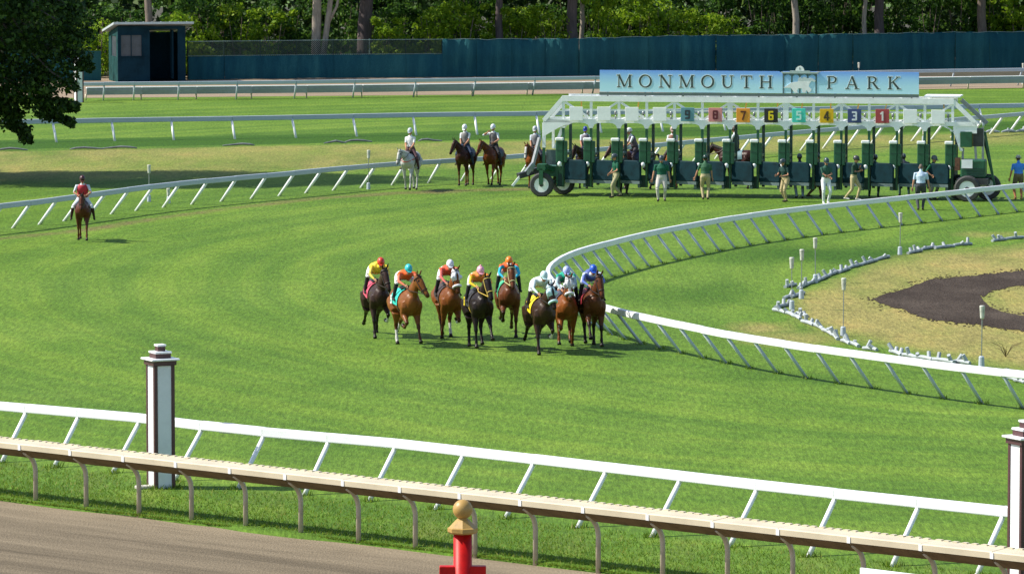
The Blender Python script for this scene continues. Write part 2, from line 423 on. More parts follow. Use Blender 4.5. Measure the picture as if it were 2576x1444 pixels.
# woodland floor
wf = MB().add([(-90, 312, 0.012), (90, 312, 0.012), (90, 480, 0.012), (-90, 480, 0.012)], [(0, 1, 2, 3)])
tag(wf.build('woodland_floor', paint('leaf_litter', (0.05, 0.045, 0.025), 0.95, 0.25, 0.6)), kind='structure')

# bare soil in the infield, ragged outline
def soil():
    xs_ = [2195 + 9 * q for q in range(64)]
    top = [float(np.interp(x, [2195, 2225, 2290, 2330, 2400, 2480, 2576, 2760], [752, 740, 722, 706, 697, 690, 680, 668])) + rnd.gauss(0, 1.3) for x in xs_]
    bot = [float(np.interp(x, [2195, 2225, 2260, 2290, 2330, 2400, 2470, 2576, 2760], [753, 768, 775, 788, 800, 810, 818, 832, 846])) + rnd.gauss(0, 1.3) for x in xs_]
    it = [float(np.interp(x, [2470, 2490, 2560, 2650, 2760], [752, 732, 718, 716, 716])) + rnd.gauss(0, .8) for x in xs_]
    ib = [float(np.interp(x, [2470, 2490, 2540, 2640, 2760], [752, 772, 790, 800, 810])) + rnd.gauss(0, .8) for x in xs_]
    vs_ = []; fs_ = []
    for x, a, b, c_, d_ in zip(xs_, top, it, ib, bot): vs_ += [pix(x, y, 0.012) for y in ((a, b, c_, d_) if x > 2466 else (a, (a * .6 + d_ * .4), (a * .6 + d_ * .4), d_))]
    for q in range(len(xs_) - 1): fs_ += [(4 * q + 1, 4 * q + 5, 4 * q + 4, 4 * q), (4 * q + 3, 4 * q + 7, 4 * q + 6, 4 * q + 2)]
    me = bpy.data.meshes.new('bare_soil'); me.from_pydata(vs_, [], fs_); me.materials.append(M_soil)
    for p in me.polygons:
        if p.normal.z < 0: p.flip()
    tag(inst('bare_soil', me), kind='structure')
    pts = list(zip(xs_, top)) + list(zip(xs_, bot)) + [(x, y) for x, y in zip(xs_, it) if x > 2466] + [(x, y) for x, y in zip(xs_, ib) if x > 2466]
    # crumbs of soil and scattered dry tufts along the ragged rim
    m = MB()
    for x, y in pts:
        for k in range(5):
            p = pix(x + rnd.gauss(0, 16), y + rnd.gauss(0, 3.5)); s = rnd.uniform(0.015, 0.05)
            m.ball((p.x, p.y, s * 0.2), (s, s * 1.6, s * 0.4), 5, 4)
    tag(m.build('soil_crumbs', M_soil), label='dark clods of loose soil round the bare patch in the infield', cat='soil', kind='stuff')
soil()

# rough verge grass: blades along the dirt rail (uncountable)
def blades(name, label, spots, hmin, hmax, mat, w=0.018, lean=0.5):
    N = len(spots); sp = np.array(spots); a = rng.uniform(0, 2 * np.pi, N); h = rng.uniform(hmin, hmax, N)
    dx, dy = np.cos(a) * w, np.sin(a) * w; lx, ly = rng.normal(0, lean, N) * h, rng.normal(0, lean, N) * h
    v = np.empty((N, 3, 3)); v[:, 0] = np.c_[sp[:, 0] - dx, sp[:, 1] - dy, sp[:, 2]]; v[:, 1] = np.c_[sp[:, 0] + dx, sp[:, 1] + dy, sp[:, 2]]
    v[:, 2] = np.c_[sp[:, 0] + lx, sp[:, 1] + ly, sp[:, 2] + h]
    me = bpy.data.meshes.new(name); me.from_pydata(v.reshape(-1, 3).tolist(), [], np.arange(3 * N).reshape(-1, 3).tolist()); me.materials.append(mat)
    return tag(inst(name, me), label, 'grass', kind='stuff')
M_blade = leaf_material('grass_blades', [(0.0, (0.09, 0.18, 0.014)), (0.5, (0.14, 0.24, 0.018)), (0.85, (0.20, 0.28, 0.03)), (1.0, (0.36, 0.35, 0.09))], 0.45)
vs = []
for k in range(36000):
    x = rnd.uniform(-13, 12); d = rnd.random() ** 2.2 * 5.5
    vs.append((x, yedge(x) + d - 0.05, -0.05 if d < 0.15 else 0.0))
blades('verge_grass', 'rough unmown grass on the verge under the cream rail', vs, 0.03, 0.085, M_blade, 0.010, 0.6)

# ------------------------------------------------------------------ rails
def foot_tufts(name, label, feet_, n_, h0, h1):
    sp = []
    for p in feet_:
        for k in range(n_): sp.append((p.x + rnd.gauss(0, 0.09), p.y + rnd.gauss(0, 0.12), 0.0))
    blades(name, label, sp, h0, h1, M_blade, 0.012, 0.35)
def resample(pts, step):
    d = [0]
    for a, b in zip(pts, pts[1:]): d.append(d[-1] + (b - a).length)
    n = max(2, int(round(d[-1] / step)) + 1); o = []
    for k in range(n):
        s = d[-1] * k / (n - 1); i = max(i for i in range(len(d)) if d[i] <= s + 1e-9); i = min(i, len(pts) - 2)
        t = (s - d[i]) / (d[i + 1] - d[i]); o.append(pts[i].lerp(pts[i + 1], t))
    return o
def rail_profile_mesh(name, w, h, mat, r=0.03):
    """unit length rail along +x, rounded box section, tiny gap at the joint"""
    prof = []
    for sx, sz, a0 in ((1, 1, 0), (-1, 1, 90), (-1, -1, 180), (1, -1, 270)):
        for k in range(4):
            a = R(a0 + 30 * k); prof.append((sx * (w / 2 - r) + r * math.cos(a), sz * (h / 2 - r) + r * math.sin(a)))
    n = len(prof); m = MB()
    m.add([(-0.498, y, z) for y, z in prof] + [(0.498, y, z) for y, z in prof],
          [(i, (i + 1) % n, n + (i + 1) % n, n + i) for i in range(n)] + [tuple(range(n)), tuple(range(2 * n - 1, n - 1, -1))])
    return m.mesh(name, mat, False)
def lean_post_mesh(name, h, lean, r, mat):
    m = MB(); m.tube([(0, 0, h + 0.03), (0, lean, -0.02)], [r, r], 10); return m.mesh(name, mat, True)

def rail_fence(name, label, posts, side, h, lean, w, th, pr, mat, pmat, group='running rails of the course'):
    """posts: world points of the rail centre line; the posts lean to 'side' of the travel direction"""
    root = empty(name, (posts[0].x, posts[0].y, 0), 0, label, 'rail', group)
    o0 = Vector((posts[0].x, posts[0].y, 0))
    rm = rail_profile_mesh('rail_panel', w, th, mat); pm = lean_post_mesh('post', h - th / 2, lean, pr, pmat)
    N = len(posts)
    for i in range(N - 1):
        a, b = posts[i], posts[i + 1]; d = b - a
        inst('rail_panel', rm, root, Vector(((a.x + b.x) / 2, (a.y + b.y) / 2, h + rnd.uniform(-.006, .006))) - o0, (0, 0, math.atan2(d.y, d.x)), (d.length, 1, 1))
    for i, p in enumerate(posts):
        d = posts[min(i + 1, N - 1)] - posts[max(i - 1, 0)]; a = math.atan2(d.y, d.x)
        inst('post', pm, root, Vector((p.x, p.y, 0)) - o0, (0, 0, a if side > 0 else a + math.pi))
    return root

def at_x(pl, xs, h):
    return [pix(x, float(np.interp(x, [p[0] for p in pl], [p[1] for p in pl])), h) for x in xs]

# near outer turf rail (white, bright)
NO = [(-300, 995), (0, 1021), (370, 1053), (446, 1064), (683, 1088.5), (993, 1115), (1369, 1157.5), (1968, 1227), (2540, 1287), (2900, 1327)]
nox = [-200, -66, 67.6, 199, 352, 508.6, 665, 828, 995.6, 1167, 1343.8, 1526, 1712, 1906, 2102.6, 2312, 2525, 2745]
near_rail = rail_fence('turf_rail', 'bright white turf rail with slanting posts just behind the cream dirt track rail', at_x(NO, nox, 1.13), -1, 1.13, 0.86, 0.16, 0.20, 0.052, M_white, M_white)
# grey joint sleeve on it
sl = pix(572, 1076.5, 1.13); dv = pix(665, 1086.5, 1.13) - pix(508, 1070.5, 1.13)
MB().box((0, 0, 0), (0.32, 0.175, 0.212)).build('joint_sleeve', M_metal, near_rail, sl - near_rail.location, (0, 0, math.atan2(dv.y, dv.x)))

# inner turf rail round the bend
IN = IN_PTS
inw = resample(smooth_pts([pix(x, y, 0.93) for x, y in IN]), 1.46)
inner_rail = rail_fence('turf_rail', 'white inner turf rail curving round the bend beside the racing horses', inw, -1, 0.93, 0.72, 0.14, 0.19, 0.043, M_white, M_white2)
def rail_feet(posts, side, lean):
    o = []
    for i, p in enumerate(posts):
        d = posts[min(i + 1, len(posts) - 1)] - posts[max(i - 1, 0)]; d.z = 0; d.normalize(); o.append(p + Vector((-d.y, d.x, 0)) * side * lean)
    return o
foot_tufts('rail_foot_grass', 'longer grass tufts left round the feet of the near white rail', rail_feet(at_x(NO, nox, 1.13), -1, 0.86), 60, 0.05, 0.16)
foot_tufts('rail_foot_grass', 'longer grass tufts left round the feet of the curving inner rail', rail_feet(inw, -1, 0.72), 36, 0.05, 0.14)
# far outer turf rail
FO = [(-250, 545), (0, 520), (100, 508), (200, 495), (300, 481), (400, 468), (560, 452), (700, 440), (800, 430), (900, 421), (1000, 412), (1140, 405), (1301, 394.5), (1512, 376.5), (1711, 360.8), (1905, 342.8), (2105, 324.8), (2212, 318), (2475, 295.4), (2576, 287), (2800, 268)]
fow = resample(smooth_pts([pix(x, y, 0.95) for x, y in FO], 1), 2.0)
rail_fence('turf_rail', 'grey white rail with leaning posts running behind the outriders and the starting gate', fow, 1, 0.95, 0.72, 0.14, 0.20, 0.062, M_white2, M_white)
# third rail
TH = [(-300, 315), (0, 308.5), (277, 303), (581, 298.7), (1042, 290), (1327, 286.7), (2449, 268), (2576, 266), (2800, 262)]
thx = [-166, -16, 135 - 2, 281, 431, 583, 735, 888, 1039, 1194, 1349, 1503, 1658, 1815, 1975, 2136, 2300, 2463, 2630]
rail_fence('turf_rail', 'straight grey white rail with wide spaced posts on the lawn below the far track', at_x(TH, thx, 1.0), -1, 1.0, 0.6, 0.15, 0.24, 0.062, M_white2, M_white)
# far rail at the edge of the far dirt track
FR = [(100, 213), (165, 212.5), (685, 208), (1327, 199), (1508, 196.5), (2310, 180), (2576, 176), (2800, 172)]
frx = [190, 262, 338, 450, 597, 745, 893, 1046, 1196, 1346, 1498, 1650, 1800, 1950, 2100, 2250, 2400, 2570, 2720]
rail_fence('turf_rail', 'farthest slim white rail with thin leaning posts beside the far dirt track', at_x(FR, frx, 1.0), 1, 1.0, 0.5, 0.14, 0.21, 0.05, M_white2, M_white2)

M_underside = paint('brown_rail_underside', (0.17, 0.115, 0.07), 0.7, 0.25, 3, spec=0.2)  # brown for the sloping underside faces of the near cover
# dirt track rails with covered tops
def dirt_rail(name, label, feet, hz, dy, teeth=True, s=1.0, mats=(M_cream, M_goose), short=False):
    root = empty(name, (feet[0].x, feet[0].y, feet[0].z), 0, label, 'rail', 'covered rails of the dirt track')
    o0 = feet[0].copy()
    g = MB()
    if short:
        g.tube([(0, 0, 0), (0, 0, hz)], [0.05, 0.05], 8)
    else:
        g.tube([(0, 0, -0.05), (0, 0, 0.70), (0, -0.02, 0.82), (0, -0.07, 0.92), (0, -0.14, 1.0), (0, -0.24, 1.07), (0, -0.33, 1.12)], [0.05, 0.05, 0.05, 0.05, 0.048, 0.045, 0.04], 10)
    gm = g.mesh('post', mats[1], True)
    # unit cover panel along +x
    if short: prof = [(-0.34, hz - 0.04), (-0.36, hz + 0.22), (-0.34, hz + 0.33), (0.12, hz + 0.345), (0.12, hz + 0.31), (-0.26, hz + 0.26), (-0.28, hz - 0.03)]
    else: prof = [(-0.15, 1.01), (-0.19, 1.03), (-0.43, 1.175), (-0.45, 1.18), (-0.455, 1.285), (-0.43, 1.305), (0.0, 1.325), (0.0, 1.30), (-0.40, 1.27), (-0.41, 1.20)]
    n = len(prof)
    for i in range(len(feet) - 1):
        a, b = feet[i], feet[i + 1]; d = b - a; L = d.length; e = 0.006
        m = MB()
        m.add([(-L / 2 + e, y, z) for y, z in prof] + [(L / 2 - e, y, z) for y, z in prof],
              [(k, (k + 1) % n, n + (k + 1) % n, n + k) for k in range(n)] + [tuple(range(n)), tuple(range(2 * n - 1, n - 1, -1))])
        if teeth:
            k = -L / 2 + 0.05
            while k < L / 2 - 0.1:
                m.box((k + 0.05, -0.012 + rnd.uniform(-0.01, 0.01), 1.333), (rnd.uniform(0.09, 0.13), 0.09, 0.014 + rnd.uniform(0, 0.008))); k += rnd.uniform(0.17, 0.21)
        o = m.build('rail_panel', mats[0], root, (a + b) / 2 - o0 + Vector((0, 0, rnd.uniform(-0.004, 0.004))), (0, 0, math.atan2(d.y, d.x)))
        if not short:
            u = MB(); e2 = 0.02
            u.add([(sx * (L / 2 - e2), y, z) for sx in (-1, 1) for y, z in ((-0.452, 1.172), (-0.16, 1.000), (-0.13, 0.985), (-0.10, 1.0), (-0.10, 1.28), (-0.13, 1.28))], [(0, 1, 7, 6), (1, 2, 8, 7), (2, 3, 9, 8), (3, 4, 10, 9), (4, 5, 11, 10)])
            u.build('underside_strip', M_underside, o)
        if short: MB().box((0, -0.13, hz + 0.375), (L - 0.03, 0.46, 0.05)).build('lit_top_strip', M_panelw, o)  # lit top painted as a white strip over the shade-grey cover
        if teeth: # short pale sleeve over the joint
            MB().box((L / 2, -0.455, 1.232), (0.07, 0.02, 0.108)).build('joint_cap', M_white, o)
    d = feet[1] - feet[0]
    for i, p in enumerate(feet):
        d = feet[min(i + 1, len(feet) - 1)] - feet[max(0, i - 1)]
        inst('post', gm, root, p - o0, (0, 0, math.atan2(d.y, d.x)))
    return root
dfx = [-290, -165, -37, 90, 217, 350, 482, 618, 757, 902, 1045, 1195, 1347, 1505, 1667, 1830, 1994, 2172, 2352, 2531, 2720]
feet = [pix(x, 1268 + (x - 90) * 0.1222, -0.09) for x in dfx]
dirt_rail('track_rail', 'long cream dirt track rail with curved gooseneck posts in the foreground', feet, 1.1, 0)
ffx = [216 + 138.7 * k for k in range(19)]
FF = [(216, 253), (885, 246), (1327, 240), (2310, 226), (2576, 222), (2900, 217)]
dirt_rail('track_rail', 'pale covered rail with short posts standing in front of the far dirt track', at_x(FF, ffx, 0.0), 0.36, 0, False, mats=(paint('far_rail_cover', (0.30, 0.33, 0.35), 0.5, 0.15, 0.8), M_cream), short=True)

# ------------------------------------------------------------------ furlong poles, red post, sign
def furlong_pole(label, loc, rz, h, a):
    root = empty('furlong_pole', loc, rz, label, 'pole', 'striped furlong poles')
    hb = h * 0.865; t = a * 0.17
    MB().box((0, 0, hb / 2), (a - 0.03, a - 0.03, hb)).build('white_panel', M_panelw, root)
    for sx in (-1, 1):
        for sy in (-1, 1):
            bevel(MB().box((sx * (a - t) / 2, sy * (a - t) / 2, hb / 2 + 0.005), (t, t, hb + 0.01)).build('corner_trim', M_brown, root), 0.008)
    z = hb + 0.01
    for w, hh, nm in ((a * 1.12, 0.10, 'neck_block'),):
        MB().box((0, 0, z + hh / 2), (w, w, hh)).build(nm, M_brown, root); z += hh
    for w, pw, bh in ((0, a * 1.36, 0), (a * 0.74, a * 0.82, 0.10), (a * 0.36, a * 0.44, 0.10)):
        if bh:
            MB().box((0, 0, z + bh / 2), (w, w, bh)).build('cap_block', M_brown, root); z += bh
        bevel(MB().box((0, 0, z + 0.022), (pw, pw, 0.045)).build('cap_plate', M_white, root), 0.012); z += 0.045
    bevel(MB().box((-a * 0.75, 0, 0.03), (a * 0.9, a * 0.5, 0.08)).build('footing', paint('pale_concrete', (0.5, 0.48, 0.42), 0.8), root), 0.02)
    return root
ang = math.atan2(-0.46, 0.885)
pl = pix(405, 1226)
furlong_pole('tall brown and white furlong pole standing between the two rails at left', pl, R(27), 3.02, 0.47)
pr_ = pix(2577, 1474)
furlong_pole('brown and white furlong pole cut by the right edge behind the cream rail', pr_, R(27), 3.02, 0.47)
furlong_pole('distant white furlong pole beside the hanging tree branches at the far rail', pix(198, 258), R(27), 2.62, 0.46)

foot_tufts('pole_foot_grass', 'longer grass tufts round the base of the tall furlong pole', [pl + Vector((0.3 * math.cos(a), 0.3 * math.sin(a), 0)) for a in (0, 1, 2, 3, 4, 5, 6)], 40, 0.05, 0.15)
def red_post():
    Y = 70.0; c = pix(1163, 1290, 3.6); top = None
    # solve the height that puts the ball at the right row at this distance
    s = F / Y; hb = CAMH - (1287 - HOR) / s
    X = (1163 - CX) / s
    root = empty('red_post', (X, Y, -0.09), 0, 'red post with a gold ball finial in the foreground', 'post')
    hb += 0.09
    MB().tube([(0, 0, 0), (0, 0, hb - 0.34)], [0.137, 0.137], 20).build('shaft', M_red, root, smooth=True)
    f = MB(); f.ball((0, 0, hb), 0.148, 18, 12); f.build('ball_finial', M_gold, root, smooth=True)
    rings = [(0.10, -0.36), (0.20, -0.355), (0.225, -0.33), (0.225, -0.275), (0.20, -0.262), (0.105, -0.16), (0.075, -0.135), (0.07, -0.11)]
    f = MB(); f.loft([(0, 0, hb + z) for r, z in rings], [(r, r) for r, z in rings], 8); f.build('finial_collar', M_gold, root)
    bevel(MB().box((0, 0, hb - 0.93), (0.69, 0.16, 0.18)).build('cross_arm', M_red, root), 0.01)
red_post()
def track_sign():
    a = pix(2165, 1424, 1.38); b = pix(2420, 1455, 1.38); d = b - a; L = d.length
    m = (a + b) / 2
    root = empty('track_sign', (m.x, m.y, -0.09), math.atan2(d.y, d.x), 'white edged board sign with green panel at the bottom right', 'sign')
    bevel(MB().box((0, 0, 1.0), (L, 0.06, 0.9)).build('board', M_panelw, root), 0.01)
    MB().box((L * 0.10, -0.04, 0.93), (L * 0.62, 0.02, 0.72)).build('green_panel', M_ggreen, root)
    for s_ in (-1, 1): MB().box((s_ * L * 0.4, 0.06, 0.45), (0.08, 0.06, 0.95)).build('leg', M_metal, root)
track_sign()

# ------------------------------------------------------------------ windscreen fence, shed
def fence_line(x): # ground point of the fence at image column x
    return pix(x, float(np.interp(x, [-200, 250, 850, 1450, 2300, 2576, 2900], [209, 205, 197, 192, 176, 172, 167])))
def screen_fence():
    root = empty('screen_fence', fence_line(1113), 0, 'tall blue green windscreen fence along the edge of the woods', 'fence', 'windscreen fences')
    o0 = root.location.copy(); xs = [1113 + 86 * k for k in range(22)]
    top = lambda x: float(np.interp(x, [1113, 1450, 1700, 2000, 2576, 2900], [100, 98, 91, 88, 80, 76]))
    for k in range(len(xs) - 1):
        a, b = fence_line(xs[k]) - o0, fence_line(xs[k + 1]) - o0; m = MB(); n = 14; d = b - a
        nrm = Vector((d.y, -d.x, 0)).normalized(); V = []; Hh = []
        for i in range(n + 1):
            t = i / n; p = a.lerp(b, t); x = xs[k] + (xs[k + 1] - xs[k]) * t
            base_y = proj(*(fence_line(x)))[1]; H = (base_y - top(x)) / (F / (p + o0).y)
            H += 0.03 * math.sin(t * math.pi * 4 + k) + rnd.uniform(-0.02, 0.02)
            w = nrm * (0.05 * math.sin(t * math.pi * 6 + k * 1.7) + 0.07 * math.sin(t * math.pi))
            V.append((p + w + Vector((0, 0, 0.02)), p + w * 1.6 + Vector((0, 0, H * 0.5)), p + w * 0.6 + Vector((0, 0, H))))
        vs = [q for r_ in V for q in r_] + [q - nrm * 0.02 for r_ in V for q in r_]; N = 3 * (n + 1)
        fs = []
        for i in range(n):
            for j in range(2):
                fs += [(3 * i + j, 3 * i + 3 + j, 3 * i + 4 + j, 3 * i + 1 + j), (N + 3 * i + j, N + 3 * i + 1 + j, N + 3 * i + 4 + j, N + 3 * i + 3 + j)]
            fs += [(3 * i + 2, 3 * i + 5, N + 3 * i + 5, N + 3 * i + 2)]
        m.add(vs, fs); m.build('screen_panel', M_screen, root, smooth=True)
        MB().tube([p + Vector((0, 0, 0.0)) - nrm * 0.001 for p in (V[0][2], V[n // 3][2], V[2 * n // 3][2], V[n][2])], 0.018, 6).build('top_cord', paint_pale, root)
        MB().tube([a - nrm * 0.14, a - nrm * 0.14 + Vector((0, 0, 2.35))], 0.035, 8).build('post', M_gdark, root)
paint_pale = paint('pale_green_cord', (0.30, 0.42, 0.38), 0.6)
screen_fence()
def low_fence():
    root = empty('chain_link_fence', fence_line(480), 0, 'lower windscreen fence topped with chain link between shed and tall screen', 'fence', 'windscreen fences')
    o0 = root.location.copy(); xs = [474 + 91.3 * k for k in range(8)]
    H1, H2 = 1.50, 2.46
    for k in range(7):
        a, b = fence_line(xs[k]) - o0, fence_line(xs[k + 1]) - o0; d = b - a; m = MB(); n = 10
        nrm = Vector((d.y, -d.x, 0)).normalized(); vs = []
        for i in range(n + 1):
            p = a.lerp(b, i / n) + nrm * (0.05 * math.sin(i * 1.9 + k)); h = H1 + rnd.uniform(-0.015, 0.015)
            vs += [p + Vector((0, 0, 0.02)), p + Vector((0, 0, h)), p - nrm * 0.02 + Vector((0, 0, h))]
        fs = [f for i in range(n) for f in ((3 * i, 3 * i + 3, 3 * i + 4, 3 * i + 1), (3 * i + 1, 3 * i + 4, 3 * i + 5, 3 * i + 2))]
        m.add(vs, fs); m.build('screen_panel', M_screen, root, smooth=True)
        c = MB(); L = d.length; q = int(L / 0.13); D = d.normalized()
        hh = H2 - H1
        for i in range(-8, q + 1):
            for sg in (1, -1):
                s0 = i * 0.13; s1 = s0 + hh
                t0, t1 = max(s0, 0), min(s1, L)
                if t1 <= t0: continue
                z0, z1 = H1 + (t0 - s0), H1 + (t1 - s0)
                if sg < 0: z0, z1 = H1 + H2 - z0, H1 + H2 - z1
                c.bar(a + D * t0 - nrm * (0.10 + 0.01 * sg) + Vector((0, 0, z0)), a + D * t1 - nrm * (0.10 + 0.01 * sg) + Vector((0, 0, z1)), 0.026)
        tag(c.build('chain_link', M_gdark, root), kind='stuff')
        for z in (H1 + 0.03, H2):
            MB().tube([a - nrm * 0.1 + Vector((0, 0, z)), b - nrm * 0.1 + Vector((0, 0, z))], 0.022, 6).build('rail_bar', paint_pale, root)
        MB().tube([a - nrm * 0.16, a - nrm * 0.16 + Vector((0, 0, H2 + 0.06))], 0.04, 8).build('post', paint_pale if k in (5,) else M_gdark, root)
    # the part left of the shed
low_fence()
def left_fence():
    root = empty('screen_fence', fence_line(-260), 0, 'low dark windscreen fence left of the shed behind the hanging branches', 'fence', 'windscreen fences')
    o0 = root.location.copy()
    for k in range(5):
        a, b = fence_line(-260 + 103 * k) - o0, fence_line(-157 + 103 * k) - o0; d = b - a
        nrm = Vector((d.y, -d.x, 0)).normalized(); m = MB()
        m.box((a + b) / 2 + Vector((0, 0, 0.98)), (d.length - 0.02, 0.02, 1.9), math.atan2(d.y, d.x)); m.build('screen_panel', M_screen, root)
        MB().tube([a - nrm * 0.1, a - nrm * 0.1 + Vector((0, 0, 2.1))], 0.04, 8).build('post', M_gdark, root)
left_fence()

def shed():
    p = pix(297, 208); rz = R(14)
    root = empty('shed', p, rz, 'dark blue green wooden lookout shed with pale sloping roof and open doorway', 'shed')
    W, D, H, Hb, t = 4.35, 3.6, 3.55, 3.05, 0.08
    # front wall pieces round the window and the doorway (x right, y back)
    f = [((0, 1.62, 0, H), 'front_wall'), ((1.62, 2.05, 0, H), 'front_wall'), ((3.85, W, 0, H), 'front_wall'), ((2.05, 3.85, 3.35, H), 'front_wall')]
    for (a, b, z0, z1), nm in f:
        if a == 0:
            for (aa, bb, y0, y1) in ((0, 1.62, 0, 1.62), (0, 1.62, 3.02, H), (0, 0.16, 1.62, 3.02), (1.56, 1.62, 1.62, 3.02)):
                MB().box(((aa + bb) / 2, t / 2, (y0 + y1) / 2), (bb - aa, t, y1 - y0)).build('front_wall', M_shed, root)
        else: MB().box(((a + b) / 2, t / 2, (z0 + z1) / 2), (b - a, t, z1 - z0)).build(nm, M_shed, root)
    w = MB().box((0.86, 0.05, 2.32), (1.40, 0.02, 1.40)).build('window', M_glass, root)
    fr = MB()
    for (x, z, sx, sz) in ((0.86, 1.63, 1.46, 0.06), (0.86, 3.01, 1.46, 0.06), (0.17, 2.32, 0.06, 1.32), (1.55, 2.32, 0.06, 1.32), (0.86, 2.32, 0.04, 1.32)): fr.box((x, -0.012, z), (sx, 0.05, sz))
    fr.build('window_frame', M_shed, w)
    # left wall boards with a window
    for (y0, y1, z0, z1) in ((t, D, 0, 1.6), (t, 0.6, 1.6, 2.9), (2.5, D, 1.6, 2.9)):
        MB().box((t / 2, (y0 + y1) / 2, (z0 + z1) / 2), (t, y1 - y0, z1 - z0)).build('side_wall', M_shedlit, root)
    sw = MB(); sw.add([(0, t, 2.9), (0, D, 2.9), (0, D, Hb), (0, t, H), (t, t, 2.9), (t, D, 2.9), (t, D, Hb), (t, t, H)], [(0, 1, 2, 3), (4, 7, 6, 5), (0, 3, 7, 4), (1, 5, 6, 2), (3, 2, 6, 7), (0, 4, 5, 1)])
    sw.build('side_wall', M_shedlit, root)
    MB().box((0.05, 1.55, 2.25), (0.02, 1.9, 1.3)).build('window', M_glass, root)
    MB().box((W - t / 2, D / 2 + t / 2, Hb / 2), (t, D - t, Hb)).build('side_wall', M_shed, root)
    MB().box((W / 2, D - t / 2, Hb / 2), (W - 2 * t, t, Hb)).build('back_wall', M_shed, root)
    MB().box((W / 2, D / 2, 0.03), (W - 2 * t - 0.02, D - 2 * t - 0.02, 0.05)).build('floor_boards', M_black, root)
    MB().box((3.55, 0.5, 1.75), (0.05, 0.9, 3.1)).build('door', M_shed, root)
    r = MB(); x0, x1 = -0.35, W + 0.45; y0, y1 = -0.55, D + 0.45; z0 = H + 0.14; z1 = Hb + 0.04
    r.add([(x0, y0, z0), (x1, y0, z0), (x1, y1, z1), (x0, y1, z1), (x0, y0, z0 + 0.14), (x1, y0, z0 + 0.14), (x1, y1, z1 + 0.14), (x0, y1, z1 + 0.14)],
          [(0, 3, 2, 1), (4, 5, 6, 7), (0, 1, 5, 4), (1, 2, 6, 5), (2, 3, 7, 6), (3, 0, 4, 7)])
    r.build('roof', M_roof, root)
    for k in range(9):
        x = x0 + 0.25 + k * 0.56
        MB().bar((x, y0 + 0.01, z0 + 0.15), (x, y1 - 0.01, z1 + 0.15), 0.05, 0.03).build('roof_seam', M_roof, root)
shed()

# ------------------------------------------------------------------ vegetation
def leaf_arrays(cl, per, spread, size, flat_=0.7):
    """clumps cl (x, y, z, r): leaf quads round each"""
    cl = np.array(cl); N = len(cl) * per
    c = np.repeat(cl[:, :3], per, 0); r = np.repeat(cl[:, 3], per)
    d = rng.normal(0, 1, (N, 3)); d /= np.linalg.norm(d, axis=1)[:, None]
    rad = r * rng.uniform(0.25, 1.0, N) ** 0.6 * spread
    p = c + d * rad[:, None] * np.array([1, 1, flat_])
    nrm = d * 0.6 + rng.normal(0, 0.7, (N, 3)) + np.array([0, 0, 0.5]); nrm /= np.linalg.norm(nrm, axis=1)[:, None]
    ref = rng.normal(0, 1, (N, 3)); u = np.cross(nrm, ref); u /= np.linalg.norm(u, axis=1)[:, None]; v = np.cross(nrm, u)
    s = size * rng.uniform(0.6, 1.3, N)
    u *= s[:, None]; v *= (s * rng.uniform(0.45, 0.7, N))[:, None]
    q = np.empty((N, 4, 3)); bend = nrm * (s * 0.15)[:, None]
    q[:, 0] = p - u; q[:, 1] = p - v + bend; q[:, 2] = p + u; q[:, 3] = p + v + bend
    return q.reshape(-1, 3)
def leaf_mesh(name, arr, mat):
    n = len(arr) // 4; me = bpy.data.meshes.new(name)
    me.vertices.add(len(arr)); me.vertices.foreach_set('co', arr.astype(np.float32).ravel())
    me.loops.add(len(arr)); me.loops.foreach_set('vertex_index', np.arange(len(arr), dtype=np.int32))
    me.polygons.add(n); me.polygons.foreach_set('loop_start', np.arange(0, len(arr), 4, dtype=np.int32))
    me.update(calc_edges=True); me.validate(); me.materials.append(mat); return me

# the big shade tree hanging in from the left
def big_tree(label, loc, trunk_h, crown, visible=True, seed=1, leafs=90):
    r_ = random.Random(seed); root = empty('shade_tree', loc, 0, label, 'tree', 'big shade trees by the course')
    t = MB(); zs = crown[0][2] / 10.0; t.tube([(0, 0, -0.1), (0.1, 0, 1.2), (0.0, 0.1, 3 * zs), (0.2, 0, 6 * zs), (0.4, 0.2, 11 * zs)], [0.62, 0.48, 0.42, 0.36, 0.16], 12)
    for k in range(9):
        a = r_.uniform(0, 6.28); L = r_.uniform(3.5, 6.5); z = r_.uniform(3.4, 9) * zs
        e = Vector((math.cos(a) * L, math.sin(a) * L, z + r_.uniform(0.5, 3)))
        t.tube([(0.1, 0, z), tuple(e * 0.5 + Vector((0, 0, z * 0.5 + 0.4))), tuple(e)], [0.2, 0.13, 0.05], 7)
    t.build('trunk', M_barkdark, root, smooth=True)
    cl = []
    (cx, cy, cz), (rx, ry, rz_) = crown
    while len(cl) < 400:
        p = np.array([r_.gauss(0, 1) for _ in range(3)]); p /= np.linalg.norm(p); k = r_.uniform(0.45, 1.0) ** 0.5
        q = p * k; x, y, z = cx + q[0] * rx, cy + q[1] * ry, cz + q[2] * rz_
        if z < 2.6 + 0.12 * abs(y): continue
        cl.append((x, y, z, r_.uniform(0.7, 1.25)))
    arr = [leaf_arrays(cl, leafs, 1.0, 0.125)]
    return root, arr
br, arr = big_tree('dark leafy shade tree hanging into the top left corner', (-25.5, 205.5, 0), 3, ((0, 0, 10.0), (6.6, 6.0, 8.6)), leafs=170)
